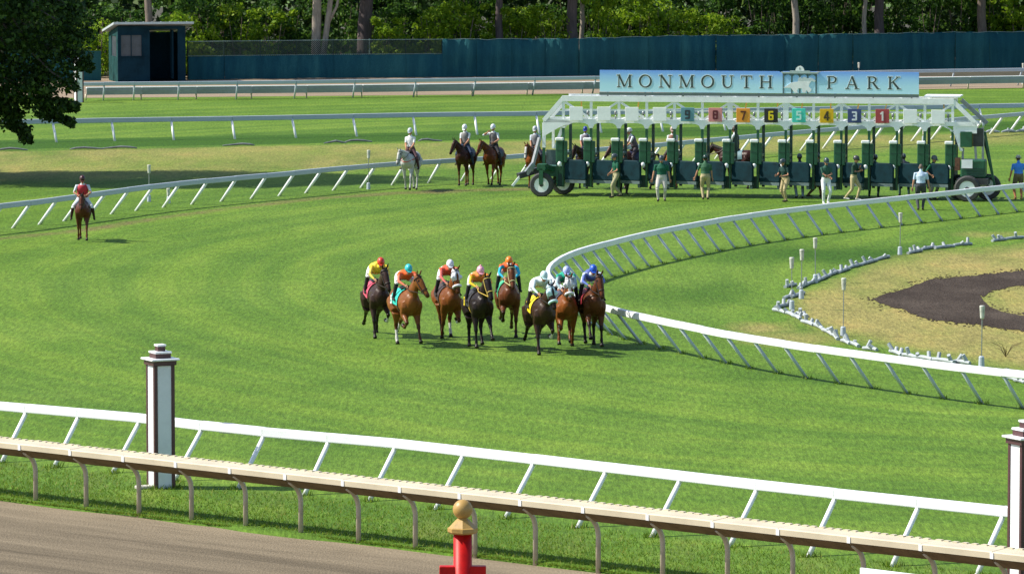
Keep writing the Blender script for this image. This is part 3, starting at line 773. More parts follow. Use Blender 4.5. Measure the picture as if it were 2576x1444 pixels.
# drooping branches seen against the lawn: given as pixel chains at the tree's distance
droop = [[(-40, 240, 1.0), (30, 300, .42), (55, 345, .26)], [(0, 250, .7), (25, 290, .42), (70, 350, .2)], [(60, 240, .8), (110, 275, .42), (160, 295, .22), (185, 312, .1)],
         [(100, 235, .7), (150, 262, .36), (195, 268, .2)], [(130, 180, .8), (185, 215, .35)], [(120, 120, .9), (190, 150, .42), (225, 165, .16)], [(110, 30, 1.2), (180, 70, .6), (215, 90, .3)], [(150, 0, 1.0), (205, 30, .4)],
         [(20, 120, 1.4), (80, 170, 1.0), (110, 200, .8)], [(30, 40, 1.5), (70, 100, 1.3)], [(0, 190, 1.2), (60, 215, .7)], [(-30, 130, 1.5), (-60, 200, 1.3)]]
cl = []; tw = MB()
for ch in droop:
    pts = []
    yy = 203.5 + rnd.uniform(-1.2, 1.2)
    for (x, y, r_) in ch:
        s = F / yy; pts.append((((x - CX) / s + 25.5), yy - 205.5, CAMH - (y - HOR) / s, r_))
    for a, b in zip(pts, pts[1:]):
        for k in range(16):
            t = k / 15; w = [a[i] + (b[i] - a[i]) * t for i in range(4)]
            cl.append((w[0] + rnd.gauss(0, 0.5 * w[3]), w[1] + rnd.gauss(0, 0.4), w[2] + rnd.gauss(0, 0.4 * w[3]), w[3] * rnd.uniform(0.3, 0.85)))
    tw.tube([(0.3, 0, 6.0), ((pts[0][0]) * 0.6, pts[0][1] * .6, pts[0][2] + 2.2), pts[0][:3]] + [p[:3] for p in pts[1:]], [0.09, 0.06, 0.04] + [0.02] * (len(pts) - 1), 5)
arr.append(leaf_arrays(cl, 40, 1.55, 0.11))
inst('crown', leaf_mesh('crown', np.concatenate(arr), M_leafdark), br)
tw.build('branch', M_barkdark, br)
b2, arr2 = big_tree('second tall shade tree beyond the left edge casting shade on the lawn', (-38, 206.5, 0), 4, ((0, 0, 23), (7.0, 4.5, 11)), seed=5, leafs=90)
inst('crown', leaf_mesh('crown', np.concatenate(arr2), M_leafdark), b2)

# woodland behind the fence
def tree_behind(label, x, depth, w, lean, mat, fork=None, thick_top=0.85):
    p = fence_line(x); p = Vector(((x - CX) / F * (p.y + depth), p.y + depth, 0)); r0 = w / 2 / (F / p.y)
    root = empty('woodland_tree', p, 0, label, 'tree', 'tall trees in the woods behind the fence')
    t = MB(); pts = []
    H = 14
    for k in range(9):
        z = H * k / 8; pts.append((lean * z + 0.10 * math.sin(z * 0.9 + x), 0.1 * math.sin(z * 0.7), z - 0.1))
    t.tube(pts, [r0 * (1.25 if k == 0 else 1.0) * (1 - 0.06 * k) for k in range(9)], 12)
    if fork:
        t.tube([(0.0, 0, 0.9)] + [(fork[0] * z / 4 + 0.12, 0, z) for z in (1.6, 2.6, 4, 6, 8, 12)], [r0 * 0.7, r0 * 0.62, r0 * 0.58, r0 * 0.55, r0 * .5, r0 * .45, r0 * .3], 10)
        t.tube([(fork[0] * 0.9 + 0.12, 0, 3.4), (fork[0] * 1.2 + 0.55, 0, 4.6), (fork[0] * 1.4 + 0.9, 0.3, 7)], [r0 * .3, r0 * .28, r0 * .2], 8)
    for k in range(6):
        a = rnd.uniform(0, 6.28); z = rnd.uniform(6.5, 12); t.tube([(lean * z, 0, z), (lean * z + math.cos(a) * 2.5, math.sin(a) * 2.5, z + 1.8)], [r0 * 0.4, r0 * 0.15], 6)
    t.build('trunk', mat, root, smooth=True)
    return root
crown_me = []
for v in range(3):
    c = []
    for k in range(70):
        a = rnd.uniform(0, 6.28); rr = 3.6 * math.sqrt(rnd.random()); c.append((rr * math.cos(a), rr * math.sin(a), rnd.uniform(6.6, 15) - 0.06 * rr * rr, rnd.uniform(0.6, 1.2)))
    crown_me.append(leaf_mesh('crown', leaf_arrays(c, 26, 1.0, 0.30), M_leafmid))
trunks = [('slim brown tree trunk rising behind the shed roof', 377, 3.5, 22, 0.0, M_barkmid, None), ('pale forked tree trunk rising out of the chain link fence', 801, 1.6, 26, -0.03, M_barkpale, (0.55,)),
          ('broad dark tree trunk right of the forked trunk', 920, 5, 40, 0.0, M_barkdark, None), ('grey straight tree trunk behind the left end of the tall screen', 1258, 4, 21, 0.0, M_barkdark, None),
          ('thick dark tree trunk beside a thin pale trunk', 1440, 3.5, 30, 0.01, M_barkdark, None), ('thin pale tree trunk touching the thick dark trunk', 1462, 4.5, 13, 0.0, M_barkpale, None),
          ('pale leaning tree trunk behind the left word of the gate sign', 2003, 3, 19, -0.035, M_barkpale, None), ('slender pale straight tree trunk left of a grey thick one', 2176, 3, 13, 0.0, M_barkpale, None),
          ('thick grey tree trunk beside the slender pale trunk', 2213, 4.5, 27, 0.0, M_barkdark, None), ('brown tree trunk near the right edge lit on its left side', 2470, 3.2, 25, 0.0, M_barkmid, None)]
for i, tr in enumerate(trunks):
    root = tree_behind(*tr); inst('crown', crown_me[i % 3], root, (0, 0, 0), (0, 0, i * 1.3))

shrub_me = []
for v in range(5):
    c = []
    for k in range(34):
        a = rnd.uniform(0, 6.28); z = rnd.uniform(0.3, 3.6); rr = 1.25 * math.sqrt(rnd.random()) * (1.15 - 0.22 * abs(z - 1.8) / 1.8)
        c.append((rr * math.cos(a), rr * math.sin(a), z, rnd.uniform(0.28, 0.6)))
    shrub_me.append(leaf_arrays(c, 55, 1.0, 0.12))
stem = MB()
for k in range(5):
    a = k * 1.26; stem.tube([(0.05 * math.cos(a), 0.05 * math.sin(a), 0), (0.4 * math.cos(a), 0.4 * math.sin(a), 1.6), (0.7 * math.cos(a), 0.7 * math.sin(a), 3.0)], [0.04, 0.03, 0.012], 5)
stem_me = stem.mesh('stems', M_barkmid)
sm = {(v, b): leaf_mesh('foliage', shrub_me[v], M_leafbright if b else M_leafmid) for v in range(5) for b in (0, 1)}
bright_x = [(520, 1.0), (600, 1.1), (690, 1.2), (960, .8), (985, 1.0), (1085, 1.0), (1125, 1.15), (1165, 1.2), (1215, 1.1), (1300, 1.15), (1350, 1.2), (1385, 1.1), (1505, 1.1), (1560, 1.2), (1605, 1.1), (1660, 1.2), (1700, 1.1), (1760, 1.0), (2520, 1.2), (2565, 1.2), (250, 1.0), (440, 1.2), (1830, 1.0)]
k = 0
def shrub(x, dep, s, b, label, grp):
    global k
    p = fence_line(x); Y = p.y + dep
    root = empty('shrub', ((x - CX) / F * Y, Y, 0), rnd.uniform(0, 6.28), label, 'shrub', grp); root.scale = (s, s, s * rnd.uniform(0.95, 1.25))
    inst('foliage', sm[(k % 5, b)], root); inst('stems', stem_me, root); k += 1
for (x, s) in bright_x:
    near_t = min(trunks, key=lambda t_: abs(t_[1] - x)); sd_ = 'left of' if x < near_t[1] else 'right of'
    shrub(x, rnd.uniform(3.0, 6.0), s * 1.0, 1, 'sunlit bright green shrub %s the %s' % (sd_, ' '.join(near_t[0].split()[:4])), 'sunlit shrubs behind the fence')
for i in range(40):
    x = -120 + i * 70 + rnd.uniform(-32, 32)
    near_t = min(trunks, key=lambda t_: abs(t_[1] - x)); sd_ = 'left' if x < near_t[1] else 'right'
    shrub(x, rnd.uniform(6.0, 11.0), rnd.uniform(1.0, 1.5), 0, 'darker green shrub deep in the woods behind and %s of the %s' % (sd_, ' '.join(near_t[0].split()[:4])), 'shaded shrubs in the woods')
# far mass of the woods
c = []
for i in range(1300):
    c.append((rnd.uniform(-75, 75), rnd.uniform(354, 376), rnd.uniform(0.0, 17.0), rnd.uniform(1.2, 2.4)))
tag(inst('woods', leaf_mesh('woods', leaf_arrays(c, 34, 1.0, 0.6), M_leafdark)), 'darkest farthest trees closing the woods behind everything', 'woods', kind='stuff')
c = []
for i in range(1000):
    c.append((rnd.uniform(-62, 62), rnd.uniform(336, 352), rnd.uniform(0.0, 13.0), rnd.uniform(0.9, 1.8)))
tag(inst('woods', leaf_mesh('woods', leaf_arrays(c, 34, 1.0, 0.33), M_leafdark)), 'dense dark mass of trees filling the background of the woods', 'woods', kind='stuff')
c = []
for i in range(430):
    x_ = rnd.uniform(-62, 62)
    if x_ < 8 and rnd.random() < 0.45: continue  # unseen canopy thinned at left, dense at right, to shape the shade below
    c.append((x_, rnd.uniform(322 if x_ > 8 else 327, 338), rnd.uniform(6.8 if x_ > 8 else 8.0, 15.0), rnd.uniform(1.0, 1.9)))
tag(inst('canopy', leaf_mesh('canopy', leaf_arrays(c, 28, 1.0, 0.36), M_leafmid)), 'unseen leafy canopy of the woods above the shrubs', 'canopy', kind='stuff')
# overhead wire before the trees
w0, w1 = Vector((-45, 309, 5.35)), Vector((45, 318, 5.5))
wr = MB(); wr.tube([w0.lerp(w1, t / 12) + Vector((0, 0, -0.35 * math.sin(math.pi * t / 12))) for t in range(13)], 0.02, 5)
tag(wr.build('overhead_wire', M_metal), 'thin overhead wire running in front of the trees', 'wire')
# ------------------------------------------------------------------ starting gate
GA, GB = pix(1363, 494.8), pix(2433, 507.6)
GU = (GB - GA); GU.z = 0; GU.normalize(); GV = Vector((-GU.y, GU.x, 0)); GYAW = math.atan2(GU.y, GU.x)
def u_of(x, v=0.8):
    """distance along the gate of the image column x in the plane v behind the wheels"""
    o = GA + GV * v; k = (x - CX) / F
    # solve (o + u*GU).x = k * depth
    yf = lambda u: (o.y + u * GU.y) * CT + CAMH * ST
    u = 0.0
    for _ in range(20): u = (k * yf(u) - o.x) / GU.x
    return u
U0 = u_of(1417)
gate_root = empty('starting_gate', GA + GU * U0 + GV * 0.8, GYAW, 'long green and white starting gate with numbered stalls and a blue name sign on top', 'starting gate')
PU = [u_of(1417 + 69.86 * i) - U0 for i in range(15)]
GL = PU[14]
def G(name, mb, mat, parent=None, sm=False): return mb.build(name, mat, parent or gate_root, smooth=sm)
DEP = 1.65
zt, zm, zl = 3.96, 3.50, 3.06
def truss():
    for v, nm in ((0.0, 'top_beam'), (DEP, 'top_beam')):
        G(nm, MB().bar((-0.05, v, zt), (GL + 0.05, v, zt), 0.16, 0.22), M_gwhite)
    G('middle_rail', MB().bar((0, 0, zm), (GL, 0, zm), 0.06, 0.075), M_gwhite)
    G('lower_beam', MB().bar((-0.8, 0, zl), (GL + 0.95, 0, zl), 0.14, 0.16), M_gwhite)
    G('lower_beam', MB().bar((-0.8, DEP, zl), (GL + 0.95, DEP, zl), 0.14, 0.14), M_gwhite)
    for i in range(15):
        w = 0.22 if i in (6, 8) else 0.105
        G('upright', MB().bar((PU[i], 0, zl + 0.08), (PU[i], 0, zt - 0.11), w, 0.09, up=(0, 1, 0)), M_gwhite)
        G('cross_tie', MB().bar((PU[i], 0.08, zt), (PU[i], DEP - 0.08, zt), 0.08, 0.08), M_gwhite)
        G('cross_tie', MB().bar((PU[i], 0.07, zl), (PU[i], DEP - 0.07, zl), 0.10, 0.10), M_gwhite)
    for i in range(0, 15, 2):
        for j in (i - 1, i + 1):
            if 0 <= j <= 14:
                G('diagonal', MB().bar((PU[i], 0.012, zt - 0.1), (PU[j], 0.012, zl + 0.06), 0.085, 0.085), M_gwhite)
truss()
PLATE = [None, None, None, None, ('9', (0.13, 0.30, 0.36), (0.03, 0.04, 0.05)), ('8', (0.72, 0.27, 0.27), (0.12, 0.01, 0.02)), ('7', (0.85, 0.33, 0.03), (0.12, 0.03, 0.01)), ('6', (0.02, 0.02, 0.02), (0.80, 0.62, 0.01)),
         ('5', (0.07, 0.62, 0.50), (0.55, 0.85, 0.78)), ('4', (0.75, 0.45, 0.005), (0.06, 0.04, 0.01)), ('3', (0.045, 0.07, 0.20), (0.7, 0.74, 0.8)), ('1', (0.40, 0.055, 0.065), (0.75, 0.72, 0.72)), None, None]
STROKES = { # heavy digit strokes on a 1 x 1.5 field
    '1': [((0.2, 1.2), (0.52, 1.42)), ((0.55, 1.5), (0.55, 0))],
    '3': [((0.1, 1.42), (0.75, 1.42)), ((0.85, 1.4), (0.85, 0.82)), ((0.35, 0.78), (0.8, 0.78)), ((0.85, 0.74), (0.85, 0.1)), ((0.1, 0.07), (0.78, 0.07))],
    '4': [((0.7, 0), (0.7, 1.5)), ((0.62, 1.45), (0.08, 0.5)), ((0.05, 0.42), (0.98, 0.42))],
    '5': [((0.88, 1.42), (0.2, 1.42)), ((0.17, 1.42), (0.17, 0.82)), ((0.17, 0.86), (0.78, 0.86)), ((0.85, 0.82), (0.85, 0.12)), ((0.12, 0.07), (0.8, 0.07))],
    '6': [((0.85, 1.42), (0.25, 1.42)), ((0.15, 1.4), (0.15, 0.1)), ((0.18, 0.8), (0.78, 0.8)), ((0.85, 0.76), (0.85, 0.1)), ((0.2, 0.07), (0.8, 0.07))],
    '7': [((0.08, 1.42), (0.95, 1.42)), ((0.88, 1.36), (0.42, 0))],
    '8': [((0.2, 1.42), (0.8, 1.42)), ((0.13, 1.36), (0.13, 0.84)), ((0.87, 1.36), (0.87, 0.84)), ((0.15, 0.78), (0.85, 0.78)), ((0.13, 0.72), (0.13, 0.12)), ((0.87, 0.72), (0.87, 0.12)), ((0.2, 0.07), (0.8, 0.07))],
    '9': [((0.2, 1.42), (0.8, 1.42)), ((0.13, 1.38), (0.13, 0.78)), ((0.18, 0.72), (0.82, 0.72)), ((0.85, 1.4), (0.85, 0.1)), ((0.15, 0.07), (0.78, 0.07))]}
def digit(ch, w, h, th):
    m = MB()
    for q, ((x0, y0), (x1, y1)) in enumerate(STROKES[ch]):
        m.bar(((x0 - 0.5) * w, -0.004 - 0.0012 * q, (y0 / 1.5 - 0.5) * h), ((x1 - 0.5) * w, -0.004 - 0.0012 * q, (y1 / 1.5 - 0.5) * h), 0.012, th, up=(0, 0, 1) if abs(y1 - y0) < abs(x1 - x0) else (1, 0, 0))
    return m
def stroke_digit(ch, w, h, th):
    m = MB()
    for q, ((x0, y0), (x1, y1)) in enumerate(STROKES[ch]):
        a = Vector(((x0 - 0.5) * w, (y0 / 1.5 - 0.5) * h)); b = Vector(((x1 - 0.5) * w, (y1 / 1.5 - 0.5) * h))
        d = (b - a).normalized(); nrm = Vector((-d.y, d.x)) * th / 2; a = a - d * th * 0.35; b = b + d * th * 0.35
        m.prism([tuple(a + nrm), tuple(a - nrm), tuple(b - nrm), tuple(b + nrm)], 0, -0.012 - 0.0015 * q, lambda x, z, dd: Vector((x, dd, z)))
    return m
for i in range(14):
    c = (PU[i] + PU[i + 1]) / 2 - 0.02; pl_ = PLATE[i]
    o = bevel(MB().box((0, 0, 0), (0.55, 0.04, 0.56)).build('number_plate', flat(pl_[1], 0.5) if pl_ else M_gwhite, gate_root, (c, -0.13, 3.35 + rnd.uniform(-.01, .01)), (0, rnd.uniform(-.02, .02), 0)), 0.008)
    if pl_:
        d = stroke_digit(pl_[0], 0.20, 0.33, 0.068).build('numeral', flat(pl_[2], 0.5), o, (0, -0.021, 0.0))
    # arch haunches of the lower beam either side of each post
for i in range(15):
    m = MB()
    prof = [(-0.42, zl - 0.08), (-0.24, zl - 0.10), (-0.12, zl - 0.17), (-0.065, zl - 0.30), (0.065, zl - 0.30), (0.12, zl - 0.17), (0.24, zl - 0.10), (0.42, zl - 0.08)]
    if i == 0: prof = prof[3:]
    if i == 14: prof = prof[:5]
    m.prism([(PU[i] + a, z) for a, z in prof], -0.072, 0.072, lambda x, z, d: Vector((x, d, z)))
    G('arch_haunch', m, M_gwhite)
    G('front_post', MB().bar((PU[i], 0, 0.36), (PU[i], 0, zl - 0.29), 0.10, 0.10, up=(0, 1, 0)), M_ggreen)
    G('rear_post', MB().bar((PU[i] + 0.02, DEP, 0.34), (PU[i] + 0.02, DEP, zl - 0.07), 0.115, 0.10, up=(0, 1, 0)), M_gdark)
    G('stall_brace', MB().bar((PU[i] + 0.02, 0.06, 1.66), (PU[i] + 0.02, DEP - 0.06, 1.66), 0.07, 0.10), M_gdark)
    # padded divider between the posts
    G('divider_pad', MB().box((PU[i], DEP / 2, 1.04), (0.13, DEP - 0.14, 0.86)), M_pad)
    # upper box column with its white cap, standing before the post
    o = MB().box((0, 0, 0), (0.30, 0.16, 0.90)).build('post_pad', M_ggreen, gate_root, (PU[i] - 0.13, -0.14, 1.80)); bevel(o, 0.03, 2)
    o2 = MB().box((0, 0, 0), (0.15, 0.18, 0.88)).build('post_pad', M_ggreen, gate_root, (PU[i] + 0.11, -0.12, 1.80)); bevel(o2, 0.03, 2)
    bevel(MB().box((0, -0.03, 0.51), (0.33, 0.22, 0.13)).build('white_cap', M_gwhite, o), 0.035, 2)
    G('seam_strap', MB().box((PU[i] - 0.02, -0.226, 1.86), (0.46, 0.012, 0.02)), M_gdark)
    # two slim legs below and the latch
    for du in (-0.24, 0.0):
        G('leg', MB().bar((PU[i] + du, -0.1, 0.37), (PU[i] + du, -0.1, 1.34), 0.055, 0.055, up=(0, 1, 0)), M_ggreen)
    G('toe_guard', MB().box((PU[i] - 0.12, -0.06, 0.62), (0.22, 0.05, 0.5)), M_gdark)
    l = MB(); l.ball((PU[i] - 0.12, -0.2, 1.30), (0.09, 0.06, 0.11), 10, 7); G('latch', l, M_gwhite, sm=True)
    # open front door: padded leaf swung forward beside its post
    if i < 14:
        w_ = 1.0; prof = [(0, 0.66), (w_ - 0.04, 0.66), (w_, 0.72), (w_, 1.28), (w_ - 0.05, 1.40), (w_ - 0.17, 1.48), (0.15, 1.48), (0.04, 1.42), (0, 1.34)]
        aa = R(-24 + rnd.uniform(-5, 5)); ca, sa = math.cos(aa), math.sin(aa)
        fr = lambda x, z, d: Vector((PU[i] + 0.10 + x * ca - d * sa, -0.05 + x * sa + d * ca, z))
        dr = G('stall_door', MB().prism(prof, -0.07, 0.07, fr), M_pad); bevel(dr, 0.03, 2)
        MB().prism([(0.02, 0.53), (w_ - 0.02, 0.53), (w_ - 0.02, 0.655), (0.02, 0.655)], -0.06, 0.06, fr).build('kick_strip', M_padlow, dr)
        MB().prism([(w_ * 0.86, 0.38), (w_ * 0.98, 0.38), (w_ * 0.98, 0.70), (w_ * 0.86, 0.70)], -0.03, 0.03, fr).build('door_leg', M_gdark, dr)
    if i < 14 and i % 1 == 0:
        x = PU[i] + 0.55 + rnd.uniform(-0.1, 0.2)
        if i in (0, 2, 6, 7, 8, 9, 10, 11, 13):
            G('yellow_strap', MB().bar((x, DEP * 0.5, zt - 0.08), (x - rnd.uniform(-0.05, 0.12), DEP * 0.5, zt - rnd.uniform(0.45, 0.8)), 0.05, 0.03), M_yellow)
        lm = MB(); lm.ball((PU[i] + 0.85, DEP * 0.6, zl + 0.28), (0.06, 0.06, 0.10), 8, 6); lm.tube([(PU[i] + 0.85, DEP * 0.6, zl), (PU[i] + 0.85, DEP * 0.6, zl + 0.2)], 0.025, 6)
        G('hook_lamp', lm, M_metal, sm=True)
# left end frame
G('end_slope', MB().bar((-0.02, 0, zt), (-0.80, 0, zl), 0.15, 0.17), M_gwhite)
G('end_slope', MB().bar((-0.02, DEP, zt), (-0.80, DEP, zl), 0.12, 0.12), M_gwhite)
G('gusset', MB().prism([(-0.83, zl + 0.10), (0.30, zl - 0.02), (0.30, zl - 0.10), (-0.2, zl - 0.3), (-0.83, zl - 0.66)], -0.07, 0.0745, lambda x, z, d: Vector((x, d, z))), M_gwhite)
G('end_column', MB().bar((-0.80, 0, 1.95), (-0.80, 0, zl - 0.1), 0.13, 0.12, up=(0, 1, 0)), M_gwhite)
G('end_column', MB().bar((-0.46, 0.25, 1.9), (-0.46, 0.25, zl - 0.1), 0.10, 0.09, up=(0, 1, 0)), M_gwhite)
G('end_brace', MB().bar((-0.06, 0.12, 2.8), (-0.36, 0.12, 1.9), 0.10, 0.12), M_gwhite)
G('end_column', MB().bar((-0.80, 0, 0.95), (-0.80, 0, 1.95), 0.11, 0.11, up=(0, 1, 0)), M_ggreen)
G('end_platform', MB().box((-0.36, 0.55, 0.98), (1.05, 1.15, 0.42)), M_ggreen)
G('end_screen', MB().box((-0.42, 0.12, 1.55), (0.62, 0.04, 0.62)), M_padlow)
def wheel(u, v, rad, wid, name='wheel'):
    o = MB(); prof = [(rad * 0.62, -wid / 2), (rad * 0.9, -wid / 2), (rad, -wid * 0.3), (rad, wid * 0.3), (rad * 0.9, wid / 2), (rad * 0.62, wid / 2)]
    n = 32; vs = []; fs = []
    for k in range(n):
        a = 2 * math.pi * k / n; kk = 1.012 if k % 2 else 1.0
        for j, (r_, w_) in enumerate(prof): r2 = r_ * (kk if j in (2, 3) else 1); vs.append((r2 * math.cos(a), w_, r2 * math.sin(a)))
    p = len(prof)
    for k in range(n):
        for j in range(p): fs.append((k * p + j, k * p + (j + 1) % p, ((k + 1) % n) * p + (j + 1) % p, ((k + 1) % n) * p + j))
    o.add(vs, fs); t = o.build(name, M_tyre, gate_root, (u, v, rad - 0.01))
    r_ = MB(); r_.loft([(0, -wid * 0.42, 0), (0, -wid * 0.30, 0), (0, -wid * 0.12, 0), (0, wid * 0.35, 0)], [(rad * 0.64, rad * 0.64), (rad * 0.56, rad * 0.56), (rad * 0.46, rad * 0.46), (rad * 0.64, rad * 0.64)], 24, side=(1, 0, 0)); r_.build('rim', M_gwhite, t)
    h = MB(); h.loft([(0, -wid * 0.52, 0), (0, -wid * 0.1, 0)], [(rad * 0.16, rad * 0.16), (rad * 0.2, rad * 0.2)], 14, side=(1, 0, 0)); h.build('hub', M_dmetal, t)
wu = u_of(1363, 0) - U0
wheel(wu, -0.8 + 0.0, 0.49, 0.24); wheel(wu + 0.62, 0.75, 0.47, 0.24)
G('wheel_fork', MB().bar((wu, -0.98, 0.5), (wu, -0.98, 1.15), 0.16, 0.10, up=(0, 1, 0)), M_ggreen)
G('wheel_fork', MB().box((wu, -0.72, 1.2), (0.34, 0.62, 0.24)), M_ggreen)
G('wheel_strut', MB().bar((wu + 0.05, -0.45, 1.2), (-0.4, 0.1, 1.05), 0.22, 0.2), M_ggreen)
G('axle_beam', MB().bar((wu + 0.2, -0.5, 0.55), (wu + 0.6, 0.6, 0.55), 0.12, 0.12), M_gdark)
# towing arm at the left
G('tow_arm', MB().bar((-0.95, -0.15, 2.35), (-1.25, -0.5, 1.0), 0.13, 0.12), M_metal)
G('tow_arm', MB().bar((-1.0, -0.2, 1.05), (-1.72, -0.8, 0.82), 0.24, 0.22), M_dmetal)
G('tow_hitch', MB().bar((-1.62, -0.8, 0.85), (-1.95, -0.9, 0.42), 0.09, 0.09), M_gwhite)
G('tow_arm', MB().bar((-1.15, -0.45, 1.3), (-1.45, -0.6, 0.9), 0.2, 0.2), M_metal)
# right end: sloping frame, engine, wheels
G('end_slope', MB().bar((GL + 0.02, 0, zt), (GL + 0.98, 0, zl - 0.02), 0.14, 0.17), M_gwhite)
G('end_slope', MB().bar((GL + 0.2, DEP, zt), (GL + 1.25, DEP, zl - 0.05), 0.14, 0.16), M_metal)
G('end_block', MB().box((GL + 0.50, 0.01, zl - 0.16), (0.95, 0.12, 0.42)), M_gwhite)
G('end_block', MB().prism([(GL + 0.06, zl - 0.36), (GL + 0.28, zl - 0.36), (GL + 0.42, 1.98), (GL + 0.30, 1.98)], -0.06, 0.05, lambda x, z, d: Vector((x, d, z))), M_gwhite)
G('roof_tray', MB().box((GL - 0.45, 0.9, zt + 0.19), (1.45, 1.3, 0.06)), M_gwhite)
G('fuel_box', MB().box((GL + 0.55, 0.12, 2.45), (0.46, 0.5, 0.62)), M_ggreen)
G('control_box', MB().box((GL + 1.02, 0.3, 2.52), (0.42, 0.5, 0.72)), M_dmetal)
for a, b in (((0.90, 0.1, 2.2), (0.95, 0.1, 1.6)), ((1.2, 0.1, 2.95), (1.22, 0.1, 1.5)), ((0.42, 0.1, 2.1), (0.40, 0.1, 1.6))):
    G('frame_strut', MB().bar((GL + a[0], a[1], a[2]), (GL + b[0], b[1], b[2]), 0.09, 0.09, up=(0, 1, 0)), M_metal)
e = G('engine', MB().box((GL + 0.85, 0.1, 1.28), (1.0, 0.9, 0.72)), M_ggreen); bevel(e, 0.06, 2)
MB().box((GL + 0.62, -0.38, 1.48), (0.44, 0.04, 0.34)).build('white_panel', M_gwhite, e)
for k in range(4): MB().box((GL + 0.95, -0.365, 1.02 + 0.09 * k), (0.7, 0.03, 0.035)).build('grille_bar', M_gdark, e)
G('radiator', MB().box((GL + 0.22, -0.05, 1.46), (0.2, 0.4, 0.5)), paint('rusty_metal', (0.16, 0.07, 0.04), 0.7, 0.3, 8))
G('engine_base', MB().box((GL + 0.85, 0.0, 0.78), (1.25, 1.1, 0.24)), M_dmetal)
wr_ = u_of(2433, 0) - U0
wheel(wr_, -0.75, 0.52, 0.28); wheel(wr_ + 0.72, 0.6, 0.52, 0.3); wheel(wr_ - 0.45, 0.7, 0.5, 0.28)
G('wheel_fork', MB().bar((wr_, -0.55, 0.5), (wr_, -0.55, 0.9), 0.2, 0.12, up=(0, 1, 0)), M_gdark)
G('outrigger', MB().bar((GL + 1.28, 0.2, 2.75), (GL + 1.70, 0.2, 0.5), 0.09, 0.10), M_ggreen)
G('outrigger', MB().bar((GL + 1.1, 0.9, 2.75), (GL + 1.65, 0.9, 0.5), 0.08, 0.08), M_gdark)
G('outrigger_tie', MB().bar((GL + 0.9, 0.2, 1.0), (GL + 1.6, 0.2, 0.95), 0.06, 0.06), M_ggreen)

# the name sign on top
s0, s1 = u_of(1508) - U0, u_of(2309) - U0
c0, c1 = u_of(1967) - U0, u_of(2054) - U0
z0, z1 = 4.24, 5.12
def sign_mat():
    t = NT('printed_sky_board'); tc = t.node('ShaderNodeTexCoord'); sp = t.node('ShaderNodeSeparateXYZ'); t.l.new(tc.outputs['Object'], sp.inputs[0])
    mr = t.node('ShaderNodeMapRange'); t.l.new(sp.outputs['Z'], mr.inputs[0]); mr.inputs[1].default_value = z0; mr.inputs[2].default_value = z1
    n = t.noise(1.1, tc.outputs['Object'], 3); a = t.node('ShaderNodeMath', operation='MULTIPLY_ADD'); t.l.new(n, a.inputs[0]); a.inputs[1].default_value = 0.16; a.inputs[2].default_value = -0.08
    b = t.node('ShaderNodeMath', operation='ADD'); t.l.new(mr.outputs[0], b.inputs[0]); t.l.new(a.outputs[0], b.inputs[1])
    t.col(t.ramp(b.outputs[0], [(0.0, (0.58, 0.90, 1.0)), (0.35, (0.52, 0.83, 1.0)), (0.75, (0.36, 0.64, 1.0)), (1.0, (0.20, 0.42, 1.0))]))
    t.b.inputs['Roughness'].default_value = 0.5; return t.m
M_sky_sign = sign_mat(); M_ink = flat((0.035, 0.06, 0.06), 0.5); M_halo = flat((0.75, 0.84, 0.86), 0.5)
G('sign_ledge', MB().box(((s0 + s1) / 2, 0.05, z0 - 0.075), (s1 - s0, 0.2, 0.11)), flat((0.12, 0.16, 0.16)))
for k in range(9):
    u = s0 + 0.3 + (s1 - s0 - 0.6) * k / 8
    G('sign_bracket', MB().bar((u, 0.22, zt + 0.1), (u, 0.22, z1 - 0.2), 0.06, 0.06, up=(0, 1, 0)), M_metal)
def board(a, b, rl, rr):
    p = [(a, z0), (b, z0)]
    p += [(b, z1 - 0.18), (b - 0.05, z1 - 0.06), (b - 0.16, z1)] if rr else [(b, z1)]
    p += [(a + 0.16, z1), (a + 0.05, z1 - 0.06), (a, z1 - 0.18)] if rl else [(a, z1)]
    return G('sign_board', MB().prism(p, 0.02, 0.10, lambda x, z, d: Vector((x, d, z))), M_sky_sign)
left_b, right_b = board(s0, c0, 0, 1), board(c1, s1, 1, 0)
crest = board(c0 + 0.006, c1 - 0.006, 0, 0); crest.name = 'crest_panel'
